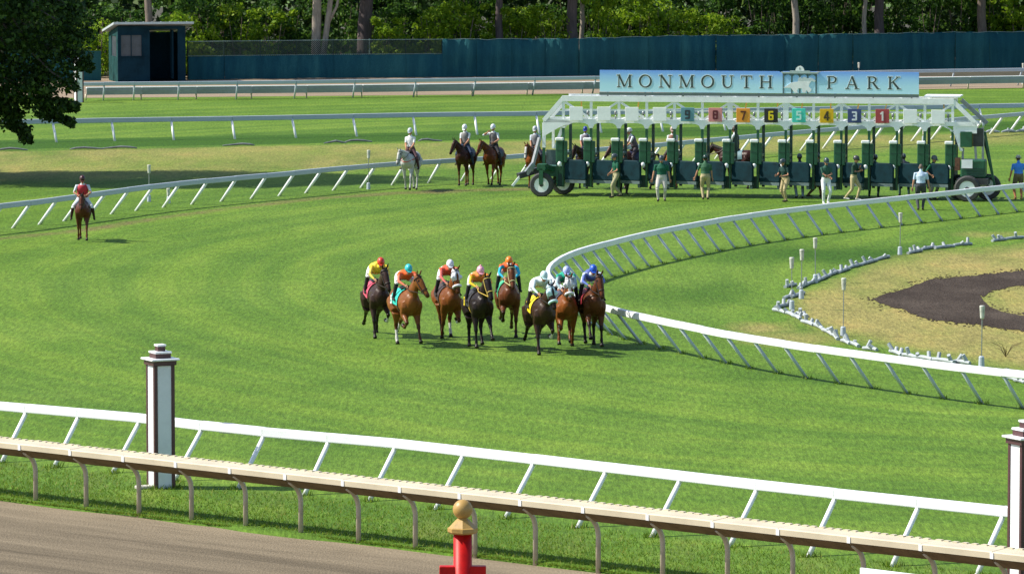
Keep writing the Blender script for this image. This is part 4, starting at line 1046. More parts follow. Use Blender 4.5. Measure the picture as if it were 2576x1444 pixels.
SER = {  # (strokes: x0,y0,x1,y1,width) on a unit-high letter; widths thick/thin like an old style face
    'M': (1.22, [(0.16, 0, 0.16, 1, .07), (0.16, 1, 0.60, 0.05, .14), (0.62, 0.05, 1.04, 1, .07), (1.05, 0, 1.05, 1, .15)], [(0.02, 0.30, 0), (0.90, 1.21, 0), (0.0, 0.22, 1), (0.99, 1.21, 1)]),
    'N': (1.06, [(0.17, 0, 0.17, 1, .07), (0.17, 1, 0.88, 0.0, .15), (0.90, 0, 0.90, 1, .07)], [(0.02, 0.32, 0), (0.0, 0.24, 1), (0.75, 1.05, 1)]),
    'U': (1.0, [(0.19, 0.34, 0.19, 1, .15), (0.82, 0.34, 0.82, 1, .07), (0.19, 0.34, 0.27, 0.13, .14), (0.27, 0.13, 0.44, 0.03, .11), (0.44, 0.03, 0.62, 0.05, .09), (0.62, 0.05, 0.76, 0.15, .08), (0.76, 0.15, 0.82, 0.34, .07)], [(0.03, 0.37, 1), (0.68, 0.97, 1)]),
    'T': (0.94, [(0.47, 0, 0.47, 0.96, .15), (0.04, 0.96, 0.90, 0.96, .075), (0.05, 0.76, 0.07, 0.97, .05), (0.89, 0.76, 0.87, 0.97, .05)], [(0.28, 0.66, 0)]),
    'H': (1.06, [(0.19, 0, 0.19, 1, .15), (0.87, 0, 0.87, 1, .15), (0.19, 0.51, 0.87, 0.51, .07)], [(0.03, 0.36, 0), (0.71, 1.03, 0), (0.03, 0.36, 1), (0.71, 1.03, 1)]),
    'P': (0.84, [(0.19, 0, 0.19, 1, .15), (0.19, 0.965, 0.50, 0.965, .07), (0.50, 0.965, 0.69, 0.86, .10), (0.69, 0.88, 0.72, 0.72, .14), (0.72, 0.74, 0.66, 0.56, .13), (0.66, 0.57, 0.48, 0.47, .09), (0.48, 0.475, 0.22, 0.475, .06)], [(0.03, 0.38, 0), (0.03, 0.2, 1)]),
    'A': (1.06, [(0.14, 0, 0.52, 1, .065), (0.52, 1, 0.90, 0, .15), (0.28, 0.34, 0.76, 0.34, .06)], [(0.0, 0.30, 0), (0.74, 1.06, 0)]),
    'R': (1.0, [(0.19, 0, 0.19, 1, .15), (0.19, 0.965, 0.50, 0.965, .07), (0.50, 0.965, 0.67, 0.87, .10), (0.67, 0.89, 0.70, 0.74, .14), (0.70, 0.76, 0.64, 0.60, .12), (0.64, 0.61, 0.48, 0.53, .08), (0.48, 0.53, 0.22, 0.53, .06), (0.48, 0.52, 0.86, 0.03, .14)], [(0.03, 0.38, 0), (0.03, 0.2, 1), (0.80, 1.0, 0)]),
    'K': (1.04, [(0.19, 0, 0.19, 1, .15), (0.22, 0.44, 0.82, 0.97, .065), (0.40, 0.60, 0.88, 0.03, .15)], [(0.03, 0.37, 0), (0.03, 0.37, 1), (0.66, 0.98, 1), (0.72, 1.04, 0)])}
def letter(ch, u, zb, h, parent):
    def st(grow, d0, dd):
        m = MB(); q = 0
        fr = lambda x, z, d: Vector((u + x * h, d, zb + z * h))
        def seg(x0, y0, x1, y1, w):
            nonlocal q
            a, b = Vector((x0, y0)), Vector((x1, y1)); t = (b - a).normalized(); n_ = Vector((-t.y, t.x)) * (w / 2 + grow); a, b = a - t * grow, b + t * grow
            m.prism([tuple(a + n_), tuple(a - n_), tuple(b - n_), tuple(b + n_)], 0.0195, d0 - dd * q, fr); q += 1
        if ch == 'O':
            for k in range(22):
                a0, a1 = 2 * math.pi * k / 22, 2 * math.pi * (k + 1.15) / 22
                cxx, rx, ry = 0.53, 0.45, 0.475
                w = 0.075 + 0.075 * abs(math.cos((a0 + a1) / 2 + 0.3)) ** 1.5
                seg(cxx + rx * math.cos(a0), 0.5 + ry * math.sin(a0), cxx + rx * math.cos(a1), 0.5 + ry * math.sin(a1), w)
        else:
            _, ss, sf = SER[ch]
            for s_ in ss: seg(*s_)
            for (a, b, top) in sf: y = 0.965 if top else 0.035; seg(a, y, b, y, 0.06)
        return m
    o = st(0.05, 0.0165, 0.0001).build('letter_edge', M_halo, parent)
    st(0.0, 0.0125, 0.00015).build('letter', M_ink, parent)
def word(w, xa, xb, parent):
    ua, ub = u_of(xa) - U0, u_of(xb) - U0; h = 0.51
    ws = [1.06 if c == 'O' else SER[c][0] for c in w]; gap = (ub - ua - sum(ws) * h) / (len(w) - 1); u = ua
    for c, w_ in zip(w, ws): letter(c, u, 4.43, h, parent); u += w_ * h + gap
word('MONMOUTH', 1551, 1942, left_b); word('PARK', 2078, 2264, right_b)
# crest: little colonnade with a fan topped cornice and a white racing horse
cw = c1 - c0; fr = lambda x, z, d: Vector((c0 + x * cw, d, z0 + z))
M_col = flat((0.10, 0.17, 0.18))
for q, x in enumerate((0.03, 0.27, 0.5, 0.73, 0.97)):
    MB().prism([(x - 0.022, -0.01), (x + 0.022, -0.01), (x + 0.022, 0.80), (x - 0.022, 0.80)], 0.03, 0.010, fr).build('crest_column', M_col, crest)
MB().prism([(-0.01, 0.80), (1.01, 0.80), (1.04, 0.87), (-0.04, 0.87)], 0.04, -0.035, fr).build('crest_cornice', flat((0.45, 0.55, 0.55)), crest)
MB().prism([(0.2, 0.874), (0.8, 0.874), (0.78, 0.91), (0.22, 0.91)], 0.04, -0.03, fr).build('crest_cornice', flat((0.5, 0.62, 0.62)), crest)
for k in range(4):
    a = 0.15 + 0.235 * k; MB().prism([(a - 0.09, 0.795)] + [(a - 0.09 + 0.18 * t / 6, 0.70 + 0.07 * math.sin(math.pi * t / 6)) for t in range(7)] + [(a + 0.09, 0.795)], 0.03, -0.012, fr).build('crest_arch', M_col, crest)
MB().prism([(0.5 + 0.125 * math.cos(math.pi * t / 12), 0.914 + 0.19 * math.sin(math.pi * t / 12)) for t in range(13)], 0.05, -0.02, fr).build('crest_fan', M_gwhite, crest)
MB().prism([(0.49, 0.95), (0.51, 0.95), (0.51, 1.05), (0.49, 1.05)], -0.02, -0.026, fr).build('crest_mark', M_ink, crest)
hs = [(0.02, 0.22), (0.12, 0.30), (0.24, 0.42), (0.34, 0.46), (0.44, 0.47), (0.46, 0.62), (0.52, 0.66), (0.56, 0.60), (0.60, 0.66), (0.66, 0.66), (0.72, 0.60), (0.80, 0.64), (0.86, 0.62), (0.96, 0.52), (0.93, 0.47), (0.84, 0.50), (0.78, 0.40), (0.76, 0.28), (0.84, 0.16), (0.80, 0.05), (0.74, 0.04), (0.70, 0.14), (0.66, 0.02), (0.58, 0.04), (0.56, 0.20), (0.46, 0.20), (0.42, 0.08), (0.46, 0.02), (0.36, 0.02), (0.30, 0.12), (0.24, 0.22), (0.14, 0.22)]
MB().prism(hs, 0.02, 0.0, fr).build('crest_horse', M_gwhite, crest)

# ------------------------------------------------------------------ people and horses
def dirv(az, el):
    return Vector((math.cos(el) * math.cos(az), math.cos(el) * math.sin(az), math.sin(el)))
def ik(a, b, l1, l2, pole):
    a, b = Vector(a), Vector(b); d = b - a; L = d.length
    if L > (l1 + l2) * 0.999: b = a + d * ((l1 + l2) * 0.999 / L); d = b - a; L = d.length
    d.normalize(); x = (l1 * l1 - l2 * l2 + L * L) / (2 * L); h = math.sqrt(max(0, l1 * l1 - x * x))
    p = Vector(pole); p = p - d * p.dot(d); p = p.normalized() if p.length > 1e-6 else Vector((1, 0, 0))
    return a + d * x + p * h, b

def fuse(mb, voxel, it=3):
    """turn overlapping closed volumes into one continuous smooth skin"""
    me = bpy.data.meshes.new('tmp'); me.from_pydata(mb.v, [], mb.f); me.update()
    import bmesh
    bm = bmesh.new(); bm.from_mesh(me); bmesh.ops.recalc_face_normals(bm, faces=bm.faces); bm.to_mesh(me); bm.free()
    o = bpy.data.objects.new('tmp', me); COL.objects.link(o)
    r = o.modifiers.new('r', 'REMESH'); r.mode = 'VOXEL'; r.voxel_size = voxel
    s = o.modifiers.new('s', 'SMOOTH'); s.factor = 0.5; s.iterations = it
    dg = bpy.context.evaluated_depsgraph_get()
    res = bpy.data.meshes.new_from_object(o.evaluated_get(dg)); bpy.data.objects.remove(o); bpy.data.meshes.remove(me)
    return res
def seg_colors(co, segs):
    best = np.full(len(co), 1e9); col = np.zeros((len(co), 3))
    for p0, p1, r0, r1, c in segs:
        p0 = np.array(p0); p1 = np.array(p1); d = p1 - p0; L2 = d @ d + 1e-9
        t = np.clip((co - p0) @ d / L2, 0, 1); dist = np.linalg.norm(co - p0 - t[:, None] * d, axis=1) / (r0 + (r1 - r0) * t)
        m = dist < best; best[m] = dist[m]; col[m] = c
    return col
def finish(name, me, col, mat, extra=None, extra_col=None):
    if extra is not None and len(extra.v):
        n0 = len(me.vertices); co = np.empty(n0 * 3); me.vertices.foreach_get('co', co)
        fs = [tuple(p.vertices) for p in me.polygons]
        vs = co.reshape(-1, 3).tolist() + [tuple(v) for v in extra.v]
        m2 = bpy.data.meshes.new(name); m2.from_pydata(vs, [], fs + [tuple(i + n0 for i in f) for f in extra.f]); m2.update()
        bpy.data.meshes.remove(me); me = m2; col = np.vstack([col, np.tile(extra_col, (len(extra.v), 1))])
    me.name = name; at = me.attributes.new('Col', 'FLOAT_COLOR', 'POINT')
    at.data.foreach_set('color', np.c_[col, np.ones(len(col))].astype(np.float32).ravel())
    me.materials.clear(); me.materials.append(mat); me.polygons.foreach_set('use_smooth', [True] * len(me.polygons))
    return me
def coords(me):
    co = np.empty(len(me.vertices) * 3); me.vertices.foreach_get('co', co); return co.reshape(-1, 3)

SKIN = (0.46, 0.235, 0.145); TAN = (0.36, 0.17, 0.095)
def person(label, loc, yaw, pelvis=(0, 0, 0.94), lean=3, hands=((0.12, 0.30, 0.80), (0.12, -0.30, 0.80)), feet=((0.06, 0.11, 0.09), (-0.06, -0.11, 0.09)),
           shirt=(0.5, 0.5, 0.5), sleeve=None, arm=None, trousers=(0.4, 0.35, 0.22), shin=None, shoe=(0.03, 0.025, 0.02), skin=SKIN, hat=None, vest=None, head=(8, 0), bulk=1.0, hair=(0.05, 0.03, 0.02),
           group=None, shorts=False, name='person', knee=(1, 0.25, 0), elbow=(-0.8, 0.7, -0.4), scale=1.0, toes=None, twist=0.0, side=0.0):
    sleeve = sleeve or shirt; arm = arm or skin; shin = shin or trousers
    root = empty(name, loc, yaw, label, 'person', group); root.scale = (scale,) * 3
    p = Vector(pelvis); l = R(lean); d = Vector((math.sin(l), math.sin(R(side)), math.cos(l))).normalized(); lat = Vector((-math.sin(twist), math.cos(twist), 0))
    fwd = lat.cross(d) * 1.0
    waist = p + d * 0.20; chest = p + d * 0.36; sh = p + d * 0.47; neck = p + d * 0.55
    hd = dirv(0, R(90 - lean * 0.35 - head[0])); hc = neck + hd * 0.15 + fwd * 0.02
    hf = dirv(R(head[1]), R(-head[0] * 1.1)); hs = Vector((0, 0, 1)).cross(hf).normalized(); hu = hf.cross(hs)
    B = bulk; m = MB()
    tors = [p - d * 0.10, p - d * 0.02, p + d * 0.09, waist, p + d * 0.28, chest, sh, p + d * 0.53, neck + d * 0.02]
    tr = [(.13, .10), (.175 * B, .13 * B), (.165 * B, .125 * B), (.15 * B, .115 * B), (.165 * B, .12 * B), (.185 * B, .125 * B), (.17, .10), (.085, .075), (.055, .06)]
    m.loft(tors, tr, 14, side=lat)
    m.tube([neck - d * 0.04, hc - hu * 0.04], [0.058, 0.055], 10)
    # head: skull, jaw, nose, ears
    hm = MB(); hm.loft([hc - hu * 0.125 + hf * 0.03, hc - hu * 0.09 + hf * 0.022, hc - hu * 0.03 + hf * 0.008, hc + hu * 0.04, hc + hu * 0.09 - hf * 0.005, hc + hu * 0.118 - hf * 0.005], [(.035, .04), (.052, .068), (.068, .09), (.075, .098), (.06, .08), (.025, .035)], 12, side=hs)
    hm.loft([hc + hf * 0.085 + hu * 0.015, hc + hf * 0.112 - hu * 0.025, hc + hf * 0.10 - hu * 0.045], [(.012, .012), (.018, .016), (.014, .012)], 6, side=hs)
    for q in (1, -1): hm.ball(hc + hs * q * 0.076 - hu * 0.01, (0.022, 0.018, 0.032), 6, 5)
    m.v += []; m.add(hm.v, hm.f)
    segs = [(p - d * 0.1, p + d * 0.06, .17 * B, .165 * B, trousers), (p + d * 0.10, sh, .16 * B, .18, shirt), (sh, neck - d * 0.02, .15, .06, shirt), (neck + d * 0.01, hc - hu * 0.08, .055, .055, skin), (hc - hu * 0.08 + hf * 0.02, hc + hu * 0.06, .075, .085, skin)]
    ex = MB()
    for q, hnd, ft in ((1, hands[0], feet[0]), (-1, hands[1], feet[1])):
        s_ = sh + lat * q * 0.185 * B - d * 0.015; s0 = sh + lat * q * 0.12 * B - d * 0.02
        e, w = ik(s_, hnd, 0.29, 0.26, Vector((elbow[0], elbow[1] * q, elbow[2])))
        m.tube([s0, s_, s_.lerp(e, 0.5), e], [.062, .06 * B, .05, .041], 9); m.tube([e, e.lerp(w, 0.35), w], [.042, .04, .027], 9)
        if sleeve is not None:
            cut = 0.72 if arm == skin else 1.0
            segs += [(s0, s_.lerp(e, cut), .065, .05, sleeve), (s_.lerp(e, cut + 0.02) if cut < 1 else e, w, .045, .03, arm)]
        # hand: palm, four unequal bent fingers and a thumb
        a = (w - e).normalized(); pn = a.cross(Vector((0, 0, 1))); pn = pn.normalized() if pn.length > .1 else Vector((0, 1, 0)); pu = pn.cross(a)
        m.loft([w - a * 0.01, w + a * 0.035, w + a * 0.085], [(.026, .022), (.040, .020), (.038, .016)], 8, side=pu)
        segs.append((w, w + a * 0.09, .04, .04, skin))
        for k, (o_, fl) in enumerate(((-.03, .066), (-.01, .078), (.011, .074), (.03, .058))):
            b0 = w + a * 0.075 + pu * o_; b1 = b0 + a * fl * 0.5 - pn * q * 0.010; b2 = b1 + a * fl * 0.35 - pn * q * 0.026
            ex.tube([b0, b1, b2], [.010, .0095, .007], 5)
        t0 = w + a * 0.02 + pu * 0.032; t1 = t0 + a * 0.035 + pu * 0.022 - pn * q * 0.012; ex.tube([t0, t1, t1 + a * 0.028 - pn * q * 0.008], [.012, .011, .008], 5)
        hip = p + lat * q * 0.095 - d * 0.05; ft = Vector(ft)
        k_, ank = ik(hip, ft, 0.45, 0.44, Vector((knee[0], knee[1] * q, knee[2])))
        m.tube([hip + d * 0.04, hip.lerp(k_, 0.3), k_, ], [.105 * B, .095 * B, .068], 10)
        bag = .058 if not shorts and shin == trousers else .055
        m.tube([k_, k_.lerp(ank, 0.35), ank], [.066, bag + .006, bag - .008 if shin == trousers and not shorts else .042], 10)
        segs += [(hip, k_.lerp(hip, -0.02) if not shorts else k_, .10, .07, trousers), (k_.lerp(ank, 0.12), ank, .065, .05, skin if shorts else shin)]
        sd = Vector((ank.x - k_.x, ank.y - k_.y, 0)); td = Vector(toes) if toes else Vector((1, 0.12 * q, -0.05)); td.normalize()
        m.loft([ank - td * 0.08 - Vector((0, 0, 0.045)), ank - td * 0.02 - Vector((0, 0, 0.035)), ank + td * 0.08 - Vector((0, 0, 0.052)), ank + td * 0.17 - Vector((0, 0, 0.06)), ank + td * 0.195 - Vector((0, 0, 0.062))], [(.035, .03), (.044, .05), (.046, .034), (.042, .026), (.02, .012)], 8, side=td.cross(Vector((0, 0, 1))))
        segs.append((ank - td * 0.06 - Vector((0, 0, .05)), ank + td * 0.19 - Vector((0, 0, 0.06)), .05, .04, shoe))
    me = fuse(m, 0.017, 2); co = coords(me); col = seg_colors(co, segs)
    rel = co - np.array(hc); ux, uf, us = rel @ np.array(hu), rel @ np.array(hf), rel @ np.array(hs)
    on = (np.abs(us) < 0.1) & (ux > -0.13) & (ux < 0.16) & (np.abs(uf) < 0.15)
    col[on & ((ux > 0.055) | ((uf < -0.02) & (ux > -0.06)))] = hair
    for q in (1, -1): col[on & (np.hypot(us - q * 0.032, ux - 0.018) < 0.016) & (uf > 0.05)] = (0.03, 0.02, 0.02)
    col[on & (np.abs(us) < 0.028) & (np.abs(ux + 0.062) < 0.010) & (uf > 0.04)] = (0.28, 0.08, 0.07)
    inst('body', finish('body', me, col, M_cloth, ex, skin), root)
    if vest:
        v = MB(); k0 = 1.09
        v.loft([p + d * 0.06, p + d * 0.12, waist, p + d * 0.28, chest, p + d * 0.43, sh + d * 0.012, p + d * 0.515], [(a * k0 * B + .006, b * k0 * B + .014) for a, b in ((.165, .128), (.164, .125), (.155, .118), (.165, .122), (.180, .128), (.165, .118), (.135, .10), (.10, .085))], 14, side=lat)
        v.build('vest', flat(vest, 0.7), root, smooth=True)
    if hat:
        kind, hcol = hat[0], hat[1]; h = MB()
        if kind in ('helmet', 'jockey', 'cap'):
            k1 = 1.30 if kind != 'cap' else 1.14; top = hc + hu * 0.045 - hf * 0.004
            rr = [(.080, .104), (.081, .106), (.077, .10), (.062, .082), (.036, .05), (.008, .012)]; zz = [-0.035, 0.0, 0.04, 0.078, 0.102, 0.112]
            h.loft([top + hu * z * (1.0 if kind == 'cap' else 1.18) for z in zz], [(a * k1, b * k1) for a, b in rr], 16, side=hs)
            o = h.build('helmet' if kind != 'cap' else 'cap', flat(hcol, 0.35), root, smooth=True)
            bm_ = MB(); L = 0.075 if kind != 'jockey' else 0.06
            fr = lambda a, b, c_: top + hf * (0.09 * k1 + a) + hs * b + hu * (-0.03 * 1 + c_ - a * 0.35)
            bm_.prism([(-0.06, -0.085), (0.0, -0.07), (L, -0.045), (L + 0.012, 0), (L, 0.045), (0.0, 0.07), (-0.06, 0.085)], -0.006, 0.008, fr)
            bm_.build('visor', flat(hat[2] if len(hat) > 2 else hcol, 0.4), o)
            if kind == 'jockey' and len(hat) > 3: # pompom
                q_ = MB(); q_.ball(top + hu * 0.14, 0.03, 8, 6); q_.build('pompom', flat(hat[3]), o, smooth=True)
        elif kind == 'bucket':
            top = hc + hu * 0.05
            h.loft([top + hu * z for z in (-0.035, -0.025, -0.02, 0.03, 0.085, 0.10, 0.104)], [(.155, .185), (.15, .18), (.094, .118), (.09, .114), (.08, .10), (.05, .065), (.01, .012)], 16, side=hs)
            o = h.build('sun_hat', flat(hcol, 0.8), root, smooth=True)
            b_ = MB(); b_.loft([top - hu * 0.015, top + hu * 0.012], [(.098, .122), (.096, .120)], 16, side=hs); b_.build('hat_band', flat((0.06, 0.06, 0.05)), o)
    return root

FL, FR_, HL, HR = 0, 1, 2, 3
STAND = dict(f=[(4, 2, 18), (-4, -4, 10)], h=[(24, -32, 2, 15), (18, -34, -4, 15)])
WALK = dict(f=[(22, 10, 30), (-12, -22, -10)], h=[(34, -20, 12, 25), (10, -42, -12, 5)])
# gallop phases: fore (upper, cannon, pastern), hind (thigh, gaskin, cannon, pastern); degrees forward of straight down
GAL = [dict(f=[(30, 26, 50), (58, -62, -105)], h=[(-12, -60, -46, -66), (44, -20, 14, 30)], up=2),
       dict(f=[(62, -50, -95), (20, 14, 35)], h=[(20, -48, -18, -10), (-8, -58, -46, -60)], up=0),
       dict(f=[(50, 40, 55), (18, 6, 30)], h=[(52, -16, 26, 40), (36, -34, 2, 15)], up=3),
       dict(f=[(-22, -36, -20), (50, -78, -120)], h=[(54, -8, 34, 48), (44, -20, 18, 32)], up=-2),
       dict(f=[(4, -6, 20), (66, -44, -85)], h=[(10, -56, -30, -40), (-12, -62, -54, -78)], up=1)]
def horse(label, loc, yaw, pose, coat, points=None, mane=(0.015, 0.012, 0.010), socks=(), blaze=None, neck=(42, 0), head=(-52, 0), cloth=None, gear=(0.03, 0.02, 0.018), hood=None, roll=None, group=None,
          mirror=False, num=None, tail_up=10, scale=1.0, tail=None, boots=(), breast=None, leg=1.0):
    points = points or coat
    root = empty('horse', loc, yaw, label, 'horse', group); root.scale = (scale,) * 3
    f, h = pose['f'], pose['h']
    if mirror: f, h = [f[1], f[0]], [h[1], h[0]]
    m = MB(); segs = []; pit = R(pose.get('up', 0))
    def tilt(v): # body pitch about the middle
        x, z = v[0], v[2] - 1.2
        return Vector((x * math.cos(pit) - z * math.sin(pit), v[1], 1.2 + x * math.sin(pit) + z * math.cos(pit)))
    T = [(-.84, 1.24, .09, .14), (-.76, 1.26, .20, .24), (-.60, 1.275, .27, .30), (-.40, 1.265, .275, .295), (-.15, 1.235, .265, .285), (.10, 1.21, .275, .305), (.35, 1.20, .27, .335), (.52, 1.22, .24, .345), (.68, 1.21, .20, .27), (.78, 1.19, .13, .18), (.82, 1.18, .06, .09)]
    tp = [tilt((x, 0, z)) for x, z, a, b in T]
    m.loft(tp, [(a, b) for x, z, a, b in T], 16, side=(0, 1, 0))
    for i in range(len(T) - 1): segs.append((tp[i], tp[i + 1], (T[i][2] + T[i][3]) / 2, (T[i + 1][2] + T[i + 1][3]) / 2, coat))
    w = tilt((.48, 0, 1.44)); m.ball(w, (.2, .085, .13), 8, 6)
    # neck and head
    n0 = tilt((.52, 0, 1.30)); nd = dirv(R(neck[1]), R(neck[0])); sdn = Vector((0, 0, 1)).cross(nd).normalized(); up = nd.cross(sdn)
    nd0 = dirv(R(neck[1] * 0.4), R(neck[0] + 6))
    npts = [n0 - nd0 * 0.08, n0 + nd0 * 0.12, n0 + nd0 * 0.12 + nd * 0.18, n0 + nd0 * 0.12 + nd * 0.36, n0 + nd0 * 0.12 + nd * 0.53, n0 + nd0 * 0.12 + nd * 0.62]
    nr = [(.155, .27), (.135, .235), (.105, .185), (.085, .145), (.075, .115), (.06, .085)]
    m.loft(npts, nr, 14, side=sdn)
    for i in range(5): segs.append((npts[i], npts[i + 1], (nr[i][0] + nr[i][1]) / 2, (nr[i + 1][0] + nr[i + 1][1]) / 2, coat))
    poll = npts[-1]; hdv = dirv(R(neck[1] + head[1]), R(head[0])); hs = Vector((0, 0, 1)).cross(hdv).normalized(); hu = hdv.cross(hs)
    h0 = poll - hdv * 0.02 - hu * 0.03
    hp = [h0 - hdv * 0.06, h0 + hdv * 0.03, h0 + hdv * 0.14 - hu * .015, h0 + hdv * 0.26 - hu * .018, h0 + hdv * 0.38 - hu * .01, h0 + hdv * 0.48 - hu * .005, h0 + hdv * 0.56 - hu * .008, h0 + hdv * 0.595 - hu * .012]
    hr = [(.06, .06), (.088, .105), (.094, .128), (.082, .115), (.064, .086), (.056, .070), (.055, .062), (.035, .04)]
    m.loft(hp, hr, 12, side=hs)
    for i in range(7): segs.append((hp[i], hp[i + 1], (hr[i][0] + hr[i][1]) / 2, (hr[i + 1][0] + hr[i + 1][1]) / 2, coat if i < 5 else tuple(c * 0.55 for c in coat)))
    for q in (1, -1):
        e0 = h0 + hs * q * 0.055 + hu * 0.07 - hdv * 0.03; ed = (hu * 0.75 - hdv * 0.55 + hs * q * 0.18).normalized()
        m.loft([e0, e0 + ed * 0.06, e0 + ed * 0.12, e0 + ed * 0.155], [(.028, .022), (.036, .022), (.024, .016), (.006, .005)], 7, side=hs); segs.append((e0 + ed * .03, e0 + ed * 0.15, .03, .02, tuple(c * .7 for c in coat)))
    # legs
    L1, L2, L3 = 0.44 * leg, 0.32 * leg, 0.145 * leg
    hooves = []
    def chain(p, angs, lens, yq):
        pts = [Vector(p)]
        for a, l in zip(angs, lens): q = pts[-1] + Vector((math.sin(R(a)) * l, 0, -math.cos(R(a)) * l)); pts.append(q)
        return pts
    for i, q in ((0, 1), (1, -1)):
        s_ = tilt((.60, q * .15, 1.13)); el = tilt((.46, q * .165, .93)); pts = chain(el, f[i], (L1, L2, L3), q)
        m.tube([s_ + Vector((-.02, 0, .12)), s_, el], [.12, .135, .108], 10)
        kx = pts[1]; m.tube([el, el.lerp(kx, .35), el.lerp(kx, .8), kx, kx.lerp(pts[2], .15)], [.105, .082, .052, .056, .042], 9)
        m.tube([kx, kx.lerp(pts[2], .25), kx.lerp(pts[2], .75), pts[2], pts[2].lerp(pts[3], .5), pts[3]], [.052, .038, .035, .048, .038, .042], 8)
        hd = (pts[3] - pts[2]).normalized(); m.tube([pts[3] - hd * .03, pts[3] + hd * 0.045], [.048, .066], 9); hooves.append(pts[3] + hd * .045)
        sk = i in socks; bt = i in boots
        lo = (0.72, 0.70, 0.66) if sk else ((0.75, 0.78, 0.8) if bt else points)
        segs += [(s_, el, .13, .11, coat), (el, el.lerp(kx, .75), .10, .055, coat), (el.lerp(kx, .8), kx.lerp(pts[2], .3), .055, .045, points), (kx.lerp(pts[2], .32), pts[2], .04, .045, lo), (pts[2], pts[3], .045, .045, lo if not bt else points), (pts[3], pts[3] + hd * .045, .06, .07, (.03, .026, .022))]
    for i, q in ((0, 1), (1, -1)):
        hp_ = tilt((-.55, q * .13, 1.22)); pts = chain(hp_, h[i], (.36, .44 * leg, .38 * leg, .14 * leg), q)
        st = pts[1] + Vector((0, q * .02, 0)); m.tube([hp_ + Vector((-.05, 0, .02)), hp_.lerp(st, .5), st], [.21, .20, .145], 11)
        hk = pts[2]; m.tube([st, st.lerp(hk, .35), st.lerp(hk, .8), hk, hk.lerp(pts[3], .12)], [.14, .105, .055, .062, .047], 9)
        m.tube([hk + (hk - st).normalized() * 0.03, hk.lerp(pts[3], .2), hk.lerp(pts[3], .75), pts[3], pts[3].lerp(pts[4], .5), pts[4]], [.052, .045, .038, .05, .04, .043], 8)
        hd = (pts[4] - pts[3]).normalized(); m.tube([pts[4] - hd * .03, pts[4] + hd * .045], [.048, .064], 9); hooves.append(pts[4] + hd * .045)
        sk = (i + 2) in socks; lo = (0.72, 0.70, 0.66) if sk else points
        segs += [(hp_, st, .2, .15, coat), (st, st.lerp(hk, .75), .13, .06, coat), (st.lerp(hk, .8), hk.lerp(pts[3], .3), .06, .05, points), (hk.lerp(pts[3], .32), pts[3], .045, .05, lo), (pts[3], pts[4], .045, .045, lo), (pts[4], pts[4] + hd * .045, .06, .07, (.03, .026, .022))]
    # tail
    t0 = tilt((-.84, 0, 1.36)); tu = R(-tail_up); td = Vector((-1, 0, 0))
    tpts = [t0, t0 + Vector((-.12, 0, .02 + tail_up * .002)), t0 + Vector((-.22 - tail_up * .004, 0.01, -.15 + tail_up * .004)), t0 + Vector((-.26 - tail_up * .010, 0.02, -.42 + tail_up * .009)), t0 + Vector((-.28 - tail_up * .013, .02, -.72 + tail_up * .012))]
    tm = MB(); tm.loft(tpts, [(.04, .04), (.055, .05), (.075, .07), (.07, .065), (.015, .015)], 9, side=(0, 1, 0)); tm.build('tail', flat(tail or mane, 0.6), root, smooth=True)
    me = fuse(m, 0.021, 3); co = coords(me); col = seg_colors(co, segs)
    if blaze:
        rel = co - np.array(h0); a_, b_, s2 = rel @ np.array(hdv), rel @ np.array(hu), rel @ np.array(hs)
        col[(a_ > 0.08) & (a_ < blaze[0]) & (b_ > 0.02) & (np.abs(s2) < blaze[1])] = (0.74, 0.71, 0.68)
    rel = co - np.array(h0); a_, b_, s2 = rel @ np.array(hdv), rel @ np.array(hu), rel @ np.array(hs)
    col[(np.hypot(a_ - 0.13, b_ - 0.04) < 0.03) & (np.abs(s2) > 0.055)] = (0.008, 0.006, 0.005)      # eyes
    col[(np.hypot(a_ - 0.54, b_ - 0.015) < 0.022) & (np.abs(s2) > 0.02) & (np.abs(s2) < 0.07)] = (0.01, 0.008, 0.007)   # nostrils
    shift = -min(p.z for p in hooves) * scale + 0.0
    root.location = (loc[0], loc[1], shift)
    inst('body', finish('body', me, col, M_coat), root)
    # mane: tufts along the crest
    mm = MB()
    for k in range(13):
        t = k / 12; i = min(3, int(t * 4)); b = npts[1].lerp(npts[5], t) + up * (nr[1][1] + (nr[5][1] - nr[1][1]) * t) * 0.93
        mm.loft([b + up * .02, b + sdn * .04 + up * .015 - nd * .03, b + sdn * (.09 + rnd.uniform(-.01, .02)) - up * .07 - nd * .05], [(.035, .02), (.04, .018), (.012, .008)], 6, side=nd)
    fb = h0 + hu * .085; mm.loft([fb - hdv * .04, fb + hdv * .04 + hu * .01, fb + hdv * .14 + hu * .012], [(.03, .02), (.03, .014), (.01, .006)], 6, side=hs)
    mm.build('mane', flat(mane, 0.6), root, smooth=True)
    # bridle and reins
    br = MB()
    def ring(i, k, th, wid):
        c = hp[i]; pts = [c + hs * (hr[i][0] * k * math.cos(a)) + hu * (hr[i][1] * k * math.sin(a)) for a in [2 * math.pi * j / 14 for j in range(15)]]
        br.tube(pts, th, 5, cap=False)
    ring(4, 1.10, .011, 0); ring(1, 1.10, .011, 0)
    for q in (1, -1):
        br.tube([hp[1] + hs * q * hr[1][0] * 1.1, hp[3] + hs * q * hr[3][0] * 1.1, hp[5] + hs * q * hr[5][0] * 1.12 - hu * .02], .010, 5)
        br.tube([hp[5] + hs * q * .062 - hu * .02, npts[2] + sdn * q * .14, tilt((.32, q * .10, 1.70))], .010, 5)
    br.build('bridle', flat(gear, 0.5), root)
